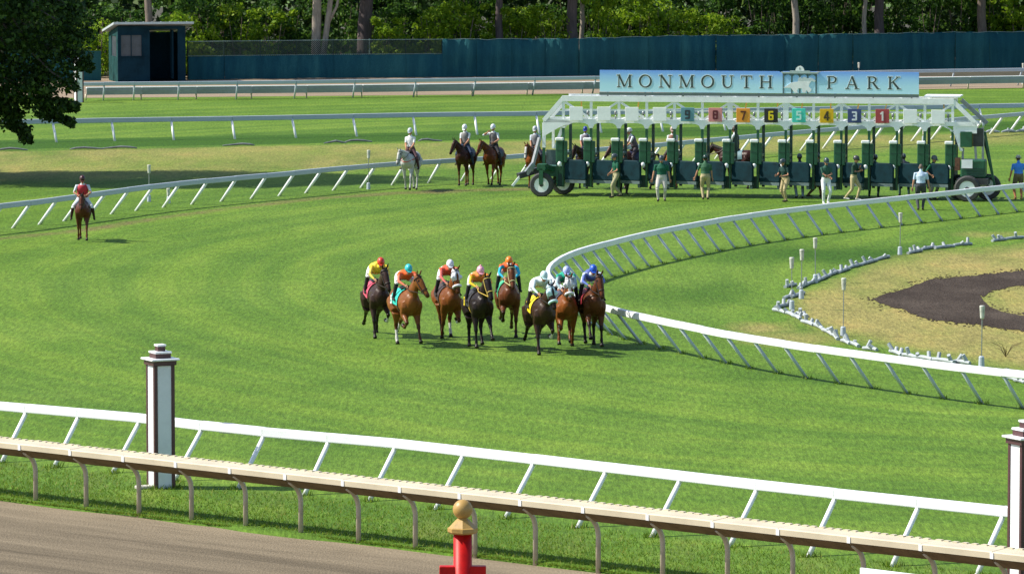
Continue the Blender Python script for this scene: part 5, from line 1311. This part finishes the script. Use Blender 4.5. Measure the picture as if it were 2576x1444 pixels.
    # saddle, girth and saddle cloth
    def wrap(x0, x1, lo_, k, rise=0.0, nn=11, skew=0.0):
        vs = []; fs = []
        for i in range(5):
            x = x0 + (x1 - x0) * i / 4
            zc = float(np.interp(x, [t[0] for t in T], [t[1] for t in T])); a = float(np.interp(x, [t[0] for t in T], [t[2] for t in T])); b = float(np.interp(x, [t[0] for t in T], [t[3] for t in T]))
            for j in range(nn):
                an = math.pi / 2 + (j / (nn - 1) - 0.5) * 2 * lo_
                vs.append(tilt((x - skew * abs(j / (nn - 1) - .5) * 2, a * k * math.cos(an), zc + b * k * math.sin(an) + rise)))
        N = len(vs); vi = [Vector(v) * 1 for v in vs]; vs2 = [v + (Vector((v.x, 0, 1.1)) - v).normalized() * 0.014 for v in vi]
        for i in range(4):
            for j in range(nn - 1): q = i * nn + j; fs += [(q, q + 1, q + nn + 1, q + nn), (N + q, N + q + nn, N + q + nn + 1, N + q + 1)]
        mb = MB(); mb.add(vs + vs2, fs); return mb
    if cloth:
        c = wrap(-.30, .34, 1.75, 1.075, nn=13, skew=0.10).build('saddle_cloth', flat(cloth, 0.65), root, smooth=True)
        if num:
            for q in (1, -1):
                a = float(np.interp(-.16, [t[0] for t in T], [t[2] for t in T])) * 1.09
                d = stroke_digit(num[0], 0.12, 0.19, 0.042); d.build('cloth_numeral', flat(num[1]), c, tilt((-.24, q * (a + .005), 1.27)), (0, 0, 0 if q < 0 else math.pi))
    s = MB(); s.loft([tilt((-.12, 0, 1.575)), tilt((-.02, 0, 1.555)), tilt((.14, 0, 1.55)), tilt((.26, 0, 1.59)), tilt((.30, 0, 1.62))], [(.13, .045), (.15, .035), (.13, .035), (.10, .035), (.05, .02)], 10, side=(0, 1, 0))
    sd_ = s.build('saddle', flat((0.025, 0.018, 0.015), 0.4), root, smooth=True)
    wrap(.16, .26, 3.0, 1.05, nn=21).build('girth', flat(gear, 0.5), root, smooth=True)
    if breast:
        bm_ = MB(); bm_.tube([tilt((.40, .255, 1.30)), tilt((.62, .23, 1.26)), tilt((.80, .10, 1.20)), tilt((.83, 0, 1.19)), tilt((.80, -.10, 1.20)), tilt((.62, -.23, 1.26)), tilt((.40, -.255, 1.30))], .022, 6); bm_.build('breastplate', flat(breast), root)
    if hood: # cloth hood with an open face
        vs = []; fs = []; ii = [0, 1, 2, 3]; k = 1.14; n = 13; pp = [npts[4]] + [hp[i] for i in ii]; rr_ = [(nr[4][0] * .95, nr[4][1] * .95)] + [hr[i] for i in ii]
        for i, (c, r_) in enumerate(zip(pp, rr_)):
            gap = 0.0 if i < 3 else 0.75
            for j in range(n):
                an = math.pi / 2 + gap / 2 + (2 * math.pi - gap) * j / (n - 1); vs.append(c + hs * (r_[0] * k * math.cos(an)) + hu * (r_[1] * k * math.sin(an)))
        for i in range(len(pp) - 1):
            for j in range(n - 1): fs.append((i * n + j, i * n + j + 1, (i + 1) * n + j + 1, (i + 1) * n + j))
        o = MB().add(vs, fs).build('blinker_hood', flat(hood, 0.7), root, smooth=True)
        sm_ = o.modifiers.new('solid', 'SOLIDIFY'); sm_.thickness = 0.012
        for q in (1, -1):
            cup = MB(); cup.ball(h0 + hdv * .17 + hs * q * .105 + hu * .04, (.05, .05, .055), 8, 6); cup.build('blinker_cup', flat(hood, 0.7), o, smooth=True)
    if roll:
        c = hp[4] + hdv * .02; pts = [c + hs * (.088 * math.cos(a)) + hu * (.108 * math.sin(a)) for a in [2 * math.pi * j / 16 for j in range(17)]]
        r_ = MB(); r_.tube(pts, .034, 8, cap=False); r_.build('shadow_roll', flat(roll, 0.85), root, smooth=True)
    root['seat'] = shift
    return root, shift, tilt

def ride(h, label, style, **kw):
    """seat a rider on the horse: 'jockey' crouched over the withers, 'sit' upright in the saddle"""
    root, shift, tilt0 = h; hsc = root.scale.x; tilt = lambda v: tilt0(v) * hsc; yaw = root.rotation_euler.z; loc = (root.location.x, root.location.y, shift)
    if style == 'jockey':
        P = dict(pelvis=tilt((-.24, 0, 1.86)), lean=80, hands=(tilt((.52, .14, 1.64)), tilt((.52, -.14, 1.64))), feet=(tilt((-.02, .30, 1.33)), tilt((-.02, -.30, 1.33))), knee=(1, .25, .3), elbow=(-.35, 1.3, -.1), head=(12, 0), scale=1.0, bulk=1.16)
    else:
        P = dict(pelvis=tilt((.04, 0, 1.70)), lean=4, hands=(tilt((.38, .10, 1.74)), tilt((.38, -.10, 1.74))), feet=(tilt((.12, .36, .93)), tilt((.12, -.36, .93))), knee=(1, .5, .2), elbow=(-.9, .5, -.4), head=(8, 0))
    P.update(kw)
    return person(label, loc, yaw, group=P.pop('group', None), **P)

BAY = (0.185, 0.062, 0.018); DBAY = (0.062, 0.026, 0.015); BLK = (0.022, 0.014, 0.013); CHEST = (0.27, 0.085, 0.02); PTS = (0.022, 0.014, 0.011); GREY = (0.56, 0.57, 0.56)
WHITE = (0.78, 0.78, 0.80); ORNG = (0.78, 0.12, 0.025); YEL = (0.80, 0.62, 0.03); TEAL = (0.03, 0.47, 0.52); BLUE = (0.02, 0.10, 0.55); PINK = (0.80, 0.36, 0.46); RED = (0.62, 0.045, 0.02); LBLUE = (0.48, 0.66, 0.72); GREEN = (0.0, 0.30, 0.20)
def toward(deg): return R(-90 + deg)      # heading towards the grandstand, turned deg to the right
RG, JG = 'racehorses galloping round the bend', 'jockeys in the race'
def racer(px, py, deg, **k):
    return horse(loc=pix(px, py), yaw=toward(deg), group=RG, scale=1.11, leg=0.86, **k)
def jock(h, label, **k): return ride(h, label, 'jockey', group=JG, shin=k.pop('boot', (0.02, 0.018, 0.02)), arm=k.get('sleeve', k['shirt']), **k)
WP = (0.75, 0.75, 0.76)
h = racer(948, 845, 11, label='dark brown racehorse at the left end of the field with a pink saddle cloth', pose=GAL[1], coat=(0.05, 0.027, 0.022), points=PTS, socks=(0,), neck=(52, 6), head=(-56, 10), cloth=(0.55, 0.07, 0.13))
jock(h, 'crouched jockey in yellow silks and a red cap', shirt=YEL, sleeve=(0.75, 0.6, 0.1), trousers=WP, hat=('jockey', RED), vest=(0.72, 0.56, 0.03), side=6)
h = racer(1020, 868, 16, label='bay racehorse with a turquoise saddle cloth and white hind socks, head turned right', pose=GAL[0], coat=(0.245, 0.085, 0.022), points=(0.10, 0.035, 0.014), socks=(2, 3), neck=(50, 10), head=(-52, 26), cloth=(0.02, 0.48, 0.40), num=('5', WHITE))
jock(h, 'crouched jockey in orange red silks and a turquoise cap', shirt=ORNG, sleeve=(0.75, 0.2, 0.12), trousers=WP, hat=('jockey', TEAL))
h = racer(1126, 850, 11, label='bay racehorse in a white blinker hood and white noseband, behind the two left leaders', pose=GAL[3], coat=(0.22, 0.07, 0.018), points=(0.09, 0.03, 0.012), socks=(2,), boots=(0,), neck=(60, 8), head=(-68, 4), hood=WHITE, roll=WHITE, cloth=(0.05, 0.03, 0.03), mirror=True)
jock(h, 'crouched jockey in coral red silks and a white cap', shirt=(0.72, 0.10, 0.05), sleeve=(0.72, 0.16, 0.14), trousers=WP, hat=('jockey', (0.72, 0.72, 0.80)))
h = racer(1203, 876, 11, label='near black racehorse with a black saddle cloth in the middle of the field', pose=GAL[2], coat=BLK, points=(0.012, 0.009, 0.009), neck=(50, 6), head=(-58, 8), cloth=(0.025, 0.025, 0.03), num=('6', YEL), gear=(0.6, 0.42, 0.08))
jock(h, 'crouched jockey in orange and yellow silks with a pink pompom cap', shirt=(0.82, 0.24, 0.06), sleeve=(0.8, 0.5, 0.03), trousers=WP, hat=('jockey', PINK, PINK, PINK))
h = racer(1279, 845, 3, label='brown racehorse with a green saddle cloth running a length behind the middle pair', pose=GAL[4], coat=(0.15, 0.05, 0.02), points=(0.05, 0.02, 0.012), neck=(56, 4), head=(-60, 4), cloth=(0.05, 0.42, 0.22), gear=(0.65, 0.62, 0.3))
jock(h, 'crouched jockey in an orange top with light blue sleeves and an orange cap', shirt=ORNG, sleeve=(0.03, 0.42, 0.62), trousers=WP, hat=('jockey', (0.85, 0.20, 0.01), (0.75, 0.7, 0.6)))
h = racer(1358, 886, 11, label='dark brown racehorse with a yellow saddle cloth, white noseband and white socks, nearest the viewer', pose=GAL[1], coat=(0.05, 0.026, 0.017), points=(0.03, 0.018, 0.012), socks=(0, 2), neck=(46, 8), head=(-62, 6), hood=LBLUE, roll=LBLUE, cloth=(0.80, 0.60, 0.01), num=('4', (0.03, 0.03, 0.03)), mirror=False)
jock(h, 'crouched jockey in pale grey blue silks and a pale cap', shirt=(0.60, 0.70, 0.73), sleeve=(0.62, 0.72, 0.75), trousers=WP, hat=('jockey', (0.56, 0.74, 0.77)), side=4)
h = racer(1422, 870, 4, label='chestnut racehorse with a white blaze and white browband, second from the rail', pose=GAL[3], coat=CHEST, points=(0.17, 0.055, 0.016), blaze=(.5, .035), neck=(58, 2), head=(-66, 2), roll=WHITE, hood=(0.7, 0.7, 0.72), cloth=(0.05, 0.05, 0.08), mane=(0.2, 0.07, 0.02), boots=(1,))
jock(h, 'crouched jockey in green and white silks with a blue and white cap', shirt=(0.01, 0.33, 0.22), sleeve=(0.35, 0.48, 0.52), trousers=WP, hat=('jockey', (0.42, 0.50, 0.85)))
h = racer(1488, 872, 7, label='bay racehorse with a maroon saddle cloth running closest to the inner rail', pose=GAL[2], coat=(0.12, 0.04, 0.015), points=PTS, neck=(52, 8), head=(-62, 6), cloth=(0.30, 0.015, 0.03), num=('1', WHITE), mirror=True, roll=None)
jock(h, 'crouched jockey in white and blue silks with a royal blue cap', shirt=(0.55, 0.62, 0.72), sleeve=(0.12, 0.18, 0.5), trousers=WP, hat=('jockey', BLUE), vest=(0.06, 0.10, 0.35))
# outriders and lead ponies
OG, OP = 'lead ponies on the turf course', 'riders on the lead ponies'
h = horse('grey lead pony standing left of the two brown ponies', pix(1034, 479), toward(-15), WALK, GREY, (0.5, 0.5, 0.48), (0.6, 0.6, 0.56), neck=(26, -14), head=(-68, -10), group=OG, tail=(0.6, 0.6, 0.55), blaze=(.5, .03), cloth=(0.12, 0.1, 0.12), gear=(0.08, 0.06, 0.06), breast=(0.45, 0.08, 0.06), tail_up=0)
ride(h, 'woman in a white shirt and grey helmet riding the grey pony', 'sit', shirt=WHITE, trousers=(0.10, 0.05, 0.06), shin=(0.07, 0.03, 0.035), hat=('helmet', (0.50, 0.56, 0.62), (0.3, 0.34, 0.4)), hair=(0.3, 0.10, 0.03), group=OP, skin=(0.5, 0.24, 0.14))
h = horse('dark bay pony turned left in the middle of the outriders', pix(1172, 468), toward(-17), STAND, (0.055, 0.02, 0.012), (0.12, 0.045, 0.018), neck=(48, -24), head=(-62, -16), group=OG, cloth=(0.06, 0.12, 0.16), tail_up=0)
ride(h, 'rider in a white shirt, grey vest and white helmet on the dark bay pony', 'sit', shirt=(0.72, 0.76, 0.8), vest=(0.20, 0.19, 0.19), trousers=(0.03, 0.05, 0.10), hat=('helmet', (0.76, 0.79, 0.82)), head=(20, 0), group=OP)
h = horse('chestnut pony turned left, closest to the starting gate', pix(1243, 467), toward(-20), WALK, (0.135, 0.04, 0.013), (0.17, 0.055, 0.015), mane=(0.16, 0.05, 0.015), neck=(44, -26), head=(-64, -16), group=OG, cloth=(0.03, 0.05, 0.08), tail_up=2, tail=(0.2, 0.09, 0.03))
ride(h, 'rider in a patterned grey vest and white helmet with one hand raised to the cheek', 'sit', shirt=(0.70, 0.76, 0.8), vest=(0.16, 0.15, 0.15), trousers=(0.03, 0.03, 0.035), hat=('helmet', (0.70, 0.75, 0.80), (0.2, 0.22, 0.26)), hands=((0.36, 0.12, 1.80), (0.22, -0.20, 2.22)), group=OP, elbow=(-.2, .8, -.6))
h = horse('bay pony walking alone towards the stand at the far left', pix(209, 606), toward(3), WALK, (0.115, 0.035, 0.02), (0.13, 0.045, 0.02), neck=(38, 0), head=(-66, -4), group=OG, cloth=(0.12, 0.22, 0.34), tail_up=0, scale=0.93)
ride(h, 'rider in a red vest with white sleeves and white trousers at the far left', 'sit', shirt=(0.62, 0.66, 0.72), vest=(0.42, 0.02, 0.035), trousers=(0.66, 0.70, 0.74), shin=(0.05, 0.02, 0.02), hat=('helmet', (0.06, 0.015, 0.02)), head=(12, 0), lean=12, pelvis=(.03, 0, 1.55), hands=((.42, .13, 1.66), (.42, -.13, 1.66)), feet=((.14, .42, .84), (.14, -.42, .84)), group=OP, scale=0.97, elbow=(-.3, 1.2, -.2), bulk=1.15)
h = horse('chestnut pony with a white blaze peering round the left end of the gate', pix(1348, 474), toward(-16), STAND, (0.23, 0.07, 0.018), (0.2, 0.06, 0.016), mane=(0.2, 0.06, 0.015), blaze=(.55, .05), neck=(40, -10), head=(-70, 0), group=OG, cloth=(0.1, 0.12, 0.15), tail_up=0)
ride(h, 'rider behind the white end column of the gate', 'sit', shirt=(0.55, 0.62, 0.72), vest=(0.2, 0.2, 0.22), trousers=(0.05, 0.05, 0.07), hat=('helmet', (0.45, 0.48, 0.52)), group=OP)
h = horse('dark bay pony behind the first stalls of the gate', pix(1474, 474), toward(-14), STAND, (0.04, 0.02, 0.016), neck=(34, -24), head=(-66, -8), group=OG, cloth=(0.1, 0.14, 0.2), tail_up=0)
ride(h, 'rider in a white shirt, vest and blue cap behind the gate', 'sit', shirt=(0.62, 0.68, 0.76), vest=(0.16, 0.14, 0.17), trousers=(0.05, 0.06, 0.12), hat=('cap', (0.02, 0.05, 0.32)), group=OP)
h = horse('brown pony facing left behind the third and fourth stalls', pix(1600, 476), toward(-72), STAND, (0.075, 0.028, 0.022), neck=(36, 4), head=(-50, 10), group=OG, cloth=(0.03, 0.04, 0.10), tail_up=0)
ride(h, 'rider in a white helmet leaning forward behind the gate', 'sit', shirt=(0.72, 0.75, 0.8), vest=(0.12, 0.09, 0.12), trousers=(0.05, 0.04, 0.05), hat=('helmet', (0.72, 0.74, 0.73)), lean=22, hands=((0.55, 0.12, 1.72), (0.55, -0.12, 1.74)), group=OP)
h = horse('chestnut pony facing the stand behind the fifth stall', pix(1692, 475), toward(-6), STAND, (0.25, 0.08, 0.02), mane=(0.28, 0.11, 0.03), neck=(52, 0), head=(-58, 0), group=OG, cloth=(0.03, 0.10, 0.10), tail_up=0)
ride(h, 'rider half hidden by the raised head of the chestnut pony behind the gate', 'sit', shirt=(0.70, 0.72, 0.74), vest=(0.25, 0.12, 0.08), trousers=(0.06, 0.05, 0.05), hat=('helmet', (0.40, 0.30, 0.26)), group=OP)
h = horse('dark bay pony with a grey blanket turned away behind the number seven stall', pix(1853, 474), R(150), STAND, (0.045, 0.016, 0.013), neck=(30, 0), head=(-50, 0), group=OG, cloth=(0.12, 0.22, 0.26), tail_up=0)
ride(h, 'rider in a dark vest and white sleeves behind the number seven stall', 'sit', shirt=(0.72, 0.76, 0.80), vest=(0.03, 0.04, 0.05), trousers=(0.02, 0.03, 0.06), hat=('helmet', (0.14, 0.10, 0.10)), group=OP)
# gate crew on foot
CG = 'gate crew on foot'
SG = (0.012, 0.10, 0.058); KH = (0.42, 0.35, 0.20)
def crew(px, py, yaw, label, **k): 
    return person(label, pix(px, py), yaw, group=CG, **k)
HLM = ('helmet', (0.05, 0.07, 0.085))
crew(1550, 497, R(-155), 'crew member in a green polo and khaki trousers stepping left by the left stalls', shirt=SG, trousers=(0.36, 0.33, 0.20), hat=HLM, feet=((0.20, 0.09, 0.09), (-0.26, -0.09, 0.12)), hands=((0.30, 0.18, 1.02), (0.24, -0.12, 0.98)), scale=0.99)
crew(1664, 506, R(-97), 'broad crew member in a green polo and pale grey trousers walking towards the stand', shirt=SG, trousers=(0.56, 0.52, 0.48), hat=HLM, bulk=1.22, feet=((-0.10, 0.12, 0.10), (0.14, -0.11, 0.09)), hands=((0.02, 0.34, 0.80), (0.10, -0.36, 0.82)), scale=1.02)
crew(1774, 502, R(88), 'crew member in a faded green polo and tan trousers seen from behind holding a lead', shirt=(0.045, 0.13, 0.07), trousers=(0.46, 0.38, 0.22), hat=('helmet', (0.015, 0.05, 0.045)), hands=((0.10, 0.42, 0.86), (0.12, -0.28, 0.84)), feet=((0.03, 0.08, 0.09), (-0.04, -0.10, 0.09)), bulk=1.1)
crew(1976, 508, R(-140), 'crew member in a dark polo and khaki trousers working with both hands forward', shirt=(0.015, 0.05, 0.045), trousers=(0.45, 0.36, 0.20), hat=HLM, lean=12, hands=((0.36, 0.20, 1.08), (0.38, -0.14, 1.10)), feet=((0.05, 0.10, 0.09), (-0.12, -0.12, 0.09)), scale=0.97, bulk=1.1)
crew(2012, 499, R(100), 'crew member in a navy shirt and grey blue trousers facing the stalls', shirt=(0.015, 0.025, 0.06), trousers=(0.16, 0.22, 0.28), hat=HLM, hands=((0.18, 0.26, 0.95), (0.2, -0.26, 0.95)))
crew(2050, 497, R(20), 'crew member in dark clothes and brown trousers striding right between the stalls', shirt=(0.012, 0.03, 0.045), trousers=(0.14, 0.09, 0.055), hat=HLM, feet=((0.30, 0.09, 0.09), (-0.34, -0.09, 0.13)))
crew(2077, 513, R(-78), 'crew member in a green polo and bright white trousers with folded arms', shirt=(0.03, 0.10, 0.07), trousers=(0.78, 0.80, 0.82), shoe=(0.7, 0.7, 0.7), hat=('helmet', (0.04, 0.075, 0.08)), hands=((0.26, -0.02, 1.10), (0.28, 0.06, 1.04)), feet=((0, 0.10, 0.09), (0.05, -0.10, 0.09)), elbow=(-.2, 1, -.5), scale=1.02)
crew(2147, 504, R(-25), 'crew member in a dark polo and khaki trousers with a hand at the chin', shirt=(0.02, 0.055, 0.04), trousers=(0.47, 0.39, 0.22), hat=('helmet', (0.05, 0.055, 0.06)), hands=((0.22, 0.08, 1.30), (0.26, 0.0, 1.18)), feet=((0.12, 0.10, 0.09), (-0.30, -0.10, 0.12)), lean=6, shoe=(0.6, 0.6, 0.6))
crew(2199, 496, R(80), 'crew member in dark green trousers behind the door of the number three stall', shirt=(0.012, 0.05, 0.04), trousers=(0.012, 0.05, 0.04), hat=HLM, feet=((0.02, 0.20, 0.09), (-0.02, -0.16, 0.09)), lean=30, hands=((0.5, 0.2, 0.9), (0.5, -0.2, 0.9)))
crew(2276, 493, R(95), 'crew member in dark green trousers behind the door right of the number one stall', shirt=(0.02, 0.03, 0.05), trousers=(0.014, 0.055, 0.05), hat=HLM, feet=((0.02, 0.20, 0.09), (-0.02, -0.16, 0.09)), lean=32, hands=((0.5, 0.2, 0.9), (0.5, -0.2, 0.9)))
person('man in a pale blue shirt and dark trousers walking away beside the inner rail', pix(2316, 529), R(86), shirt=(0.52, 0.64, 0.80), trousers=(0.055, 0.06, 0.075), hat=None, hair=(0.16, 0.12, 0.10), group=CG, feet=((-0.12, 0.09, 0.10), (0.14, -0.08, 0.09)), hands=((-0.02, 0.32, 0.80), (0.04, -0.33, 0.80)), bulk=1.15, scale=1.02)
crew(2343, 503, R(-40), 'crew member in a green polo and helmet reaching right to a stall leg', shirt=(0.015, 0.12, 0.065), trousers=(0.20, 0.20, 0.19), hat=('helmet', (0.09, 0.11, 0.12)), hands=((0.40, 0.34, 1.02), (0.16, -0.25, 1.0)), lean=8, bulk=1.08)
crew(1569, 488, R(-80), 'crew member in a dark green cap standing inside the second stall', shirt=(0.012, 0.06, 0.045), trousers=(0.05, 0.06, 0.05), hat=('cap', (0.01, 0.04, 0.04)), scale=0.98)
person('man in a bright blue shirt, sun hat and khaki shorts at the right edge', pix(2562, 502), R(100), shirt=(0.06, 0.24, 0.72), trousers=(0.16, 0.13, 0.08), shorts=True, shoe=(0.45, 0.28, 0.1), skin=(0.42, 0.17, 0.08), hat=('bucket', (0.42, 0.42, 0.38)), group=CG, feet=((0.0, 0.12, 0.09), (-0.03, -0.12, 0.09)), hands=((0.02, 0.38, 0.78), (0.02, -0.33, 0.78)), bulk=1.18, scale=1.0)

# ------------------------------------------------------------------ loose rail lengths, marker poles
def pole_thing(label, x, y0, y1, grp):
    p = pix(x, y1); s = F / (p.y * CT + CAMH * ST); H = (y1 - y0) / s
    root = empty('marker_pole', p, rnd.uniform(0, 6.28), label, 'marker pole', grp)
    MB().tube([(0, 0, 0.1), (0.01, 0, H - 0.1)], [0.014, 0.014], 6).build('rod', M_metal, root)
    b = MB(); b.tube([(0, 0, 0), (0, 0, 0.02), (0, 0, 0.26), (0, 0, 0.28)], [0.078, 0.082, 0.072, 0.05], 12); b.build('base', M_white2, root, smooth=False)
    c = MB(); c.tube([(0.01, 0, H - 0.36), (0.01, 0, H - 0.33), (0.01, 0, H - 0.10), (0.01, 0, H - 0.02), (0.01, 0, H)], [0.03, 0.055, 0.068, 0.075, 0.06], 12); c.build('head', paint_pole, root)
paint_pole = paint('stained_white_pole_head', (0.56, 0.57, 0.50), 0.6, 0.18, 9)
for (x, a, b, l) in ((375, 415, 508, 'thin marker pole behind the leaning rail at the left, near the lone bay pony'), (927, 378, 477, 'thin marker pole behind the leaning rail left of the grey pony'), (2264, 535, 641, 'thin marker pole in front of the inner rail right of the bend'), (2051, 598, 712, 'rightmost of the three close marker poles by the tip of the loose rails'),
                     (2016, 627, 752, 'middle of the three close marker poles by the tip of the loose rails'), (1992, 647, 779, 'leftmost of the three close marker poles by the tip of the loose rails'), (2121, 699, 846, 'marker pole standing alone on the dry grass inside the loose rails'), (2469, 768, 922, 'tall marker pole on the dry grass near the right edge'),
                     (424, 474, 512, 'short white stub behind the leaning rail right of the lone bay pony'), (2323, 322, 357, 'short marker stub seen through the right stalls of the gate'), (2160, 158, 205, 'short white marker behind the gate sign'), (2573, 160, 212, 'short white marker at the right edge by the far rail')):
    pole_thing(l, x, a, b, 'marker poles')
M_loose = paint('weathered_grey_pipe', (0.40, 0.44, 0.47), 0.6, 0.15, 4)
M_farpipe = paint('dull_grey_pipe', (0.20, 0.215, 0.23), 0.7, 0.3, 3)
def rail_length(label, x0, y0, x1, y1, stubs, grp, r=0.075, bow=0.0, mat=None):
    mat = mat or M_loose
    a, b = pix(x0, y0, r), pix(x1, y1, r); d = b - a; L = max(0.5, d.length)
    root = empty('loose_rail', (a + b) / 2, math.atan2(d.y, d.x), label, 'loose rail', grp); root.location.z = 0
    m = MB(); sk_ = rnd.uniform(-.12, .12) * L; m.loft([(-L / 2, 0, r * .7), (-L / 4 + sk_, 0, r + bow * rnd.uniform(.3, .8)), (sk_, 0.02, r + bow), (L / 4 + sk_, 0, r + bow * rnd.uniform(.2, .7)), (L / 2, 0, r * .7)], [(r * (.6 if bow else 1), r * (.5 if bow else .9)), (r, r * 0.9), (r * (1.5 if bow else 1), r), (r, r * 0.9), (r * (.6 if bow else 1), r * (.5 if bow else .9))], 8, side=(0, 1, 0)); m.build('pipe', mat, root)
    for k in range(stubs):
        u = -L / 2 + L * (k + 0.5) / stubs + rnd.uniform(-.1, .1); t = rnd.uniform(-.10, .10)
        s = MB(); s.tube([(u, 0.02, r), (u + t, rnd.uniform(-.1, .1), r + rnd.uniform(.08, .22))], [0.058, 0.052], 9); s.build('stub', M_loose, root)
IG = 'loose rail lengths lying round the dry infield'
chain_ = [(2576, 596), (2530, 600), (2496, 604), None, (2444, 613), (2400, 616), (2352, 621), (2318, 627), (2284, 634), None, (2236, 644), (2205, 652), (2165, 664), (2135, 672), (2110, 682), (2085, 692), (2055, 706), (2030, 714), (2008, 724), None, (2002, 716), (1975, 722), None, (1998, 742), (1972, 750), None, (2022, 733), (1990, 744), None, (1990, 764), (1950, 772), None, (1946, 776), (1976, 784), (1996, 792), (2014, 800), None, (2005, 786), (2030, 794), None, (2018, 804), (2046, 814), (2070, 826), (2094, 838), (2108, 850), None, (2118, 854), (2138, 862), (2160, 871), None, (2172, 872), (2206, 876), None, (2240, 880), (2268, 890), (2300, 895), (2345, 901), (2400, 909), (2440, 913), None, (2525, 948), (2556, 954), (2576, 958), (2600, 962)]
kk = 0
for a, b in zip(chain_, chain_[1:]):
    if a and b:
        n_ = 1 + (kk % 3 != 0) + (kk % 4 == 1); o_ = rnd.uniform(-2, 2)
        place = 'right of the tall lone pole' if a[0] > 2440 and a[1] > 900 else 'along the lower edge of the dry patch' if a[1] > 870 else 'at the pointed left tip of the dry patch' if a[0] < 2020 else 'on the slope below the tip of the dry patch' if a[1] > 790 else 'along the upper edge of the dry patch'
        rail_length('grey white loose rail with stubs ' + place, a[0], a[1] + o_, b[0], b[1] + o_, n_, IG, 0.058); kk += 1
FGp = 'loose rail lengths lying across the far lawn'
for (x0, x1, y, l) in ((-10, 70, 378, 'grey loose rail on the far lawn under the hanging tree'), (176, 262, 375, 'white ended loose rail on the far lawn right of the hanging tree'), (258, 345, 373, 'grey bowed loose rail on the far lawn above the tree shade'), (815, 870, 360, 'flat loose rail on the far lawn left of a dark one'), (868, 936, 357, 'dark bowed loose rail on the far lawn left of the woman rider'), (1052, 1112, 355, 'bowed loose rail on the far lawn just right of the woman rider'), (560, 640, 366, 'low loose rail on the far lawn between two bowed groups')):
    rail_length(l, x0, y, x1, y - 1, 0, FGp, 0.055, rnd.uniform(0.04, 0.09), M_farpipe)
for k, x in enumerate((2405, 2445, 2480, 2520, 2556)):
    rail_length('white loose rail bit lying behind the rail right of the gate', x, 334 - k, x + 34, 333 - k, 1, 'loose rail bits right of the gate', 0.08, 0.03)
# dry weed in the infield
w = MB(); p = pix(2530, 898)
for k in range(14):
    a = rnd.uniform(0, 6.28); L = rnd.uniform(.25, .6); w.tube([(0, 0, 0), (math.cos(a) * L * .4, math.sin(a) * L * .4, L * .6), (math.cos(a) * L, math.sin(a) * L, L * .8)], [.008, .006, .003], 4)
o = w.build('dry_weed', paint('dry_stalk', (0.14, 0.11, 0.05), 0.9), None, p); tag(o, 'spindly dry weed on the brown grass near the tall pole', 'weed')
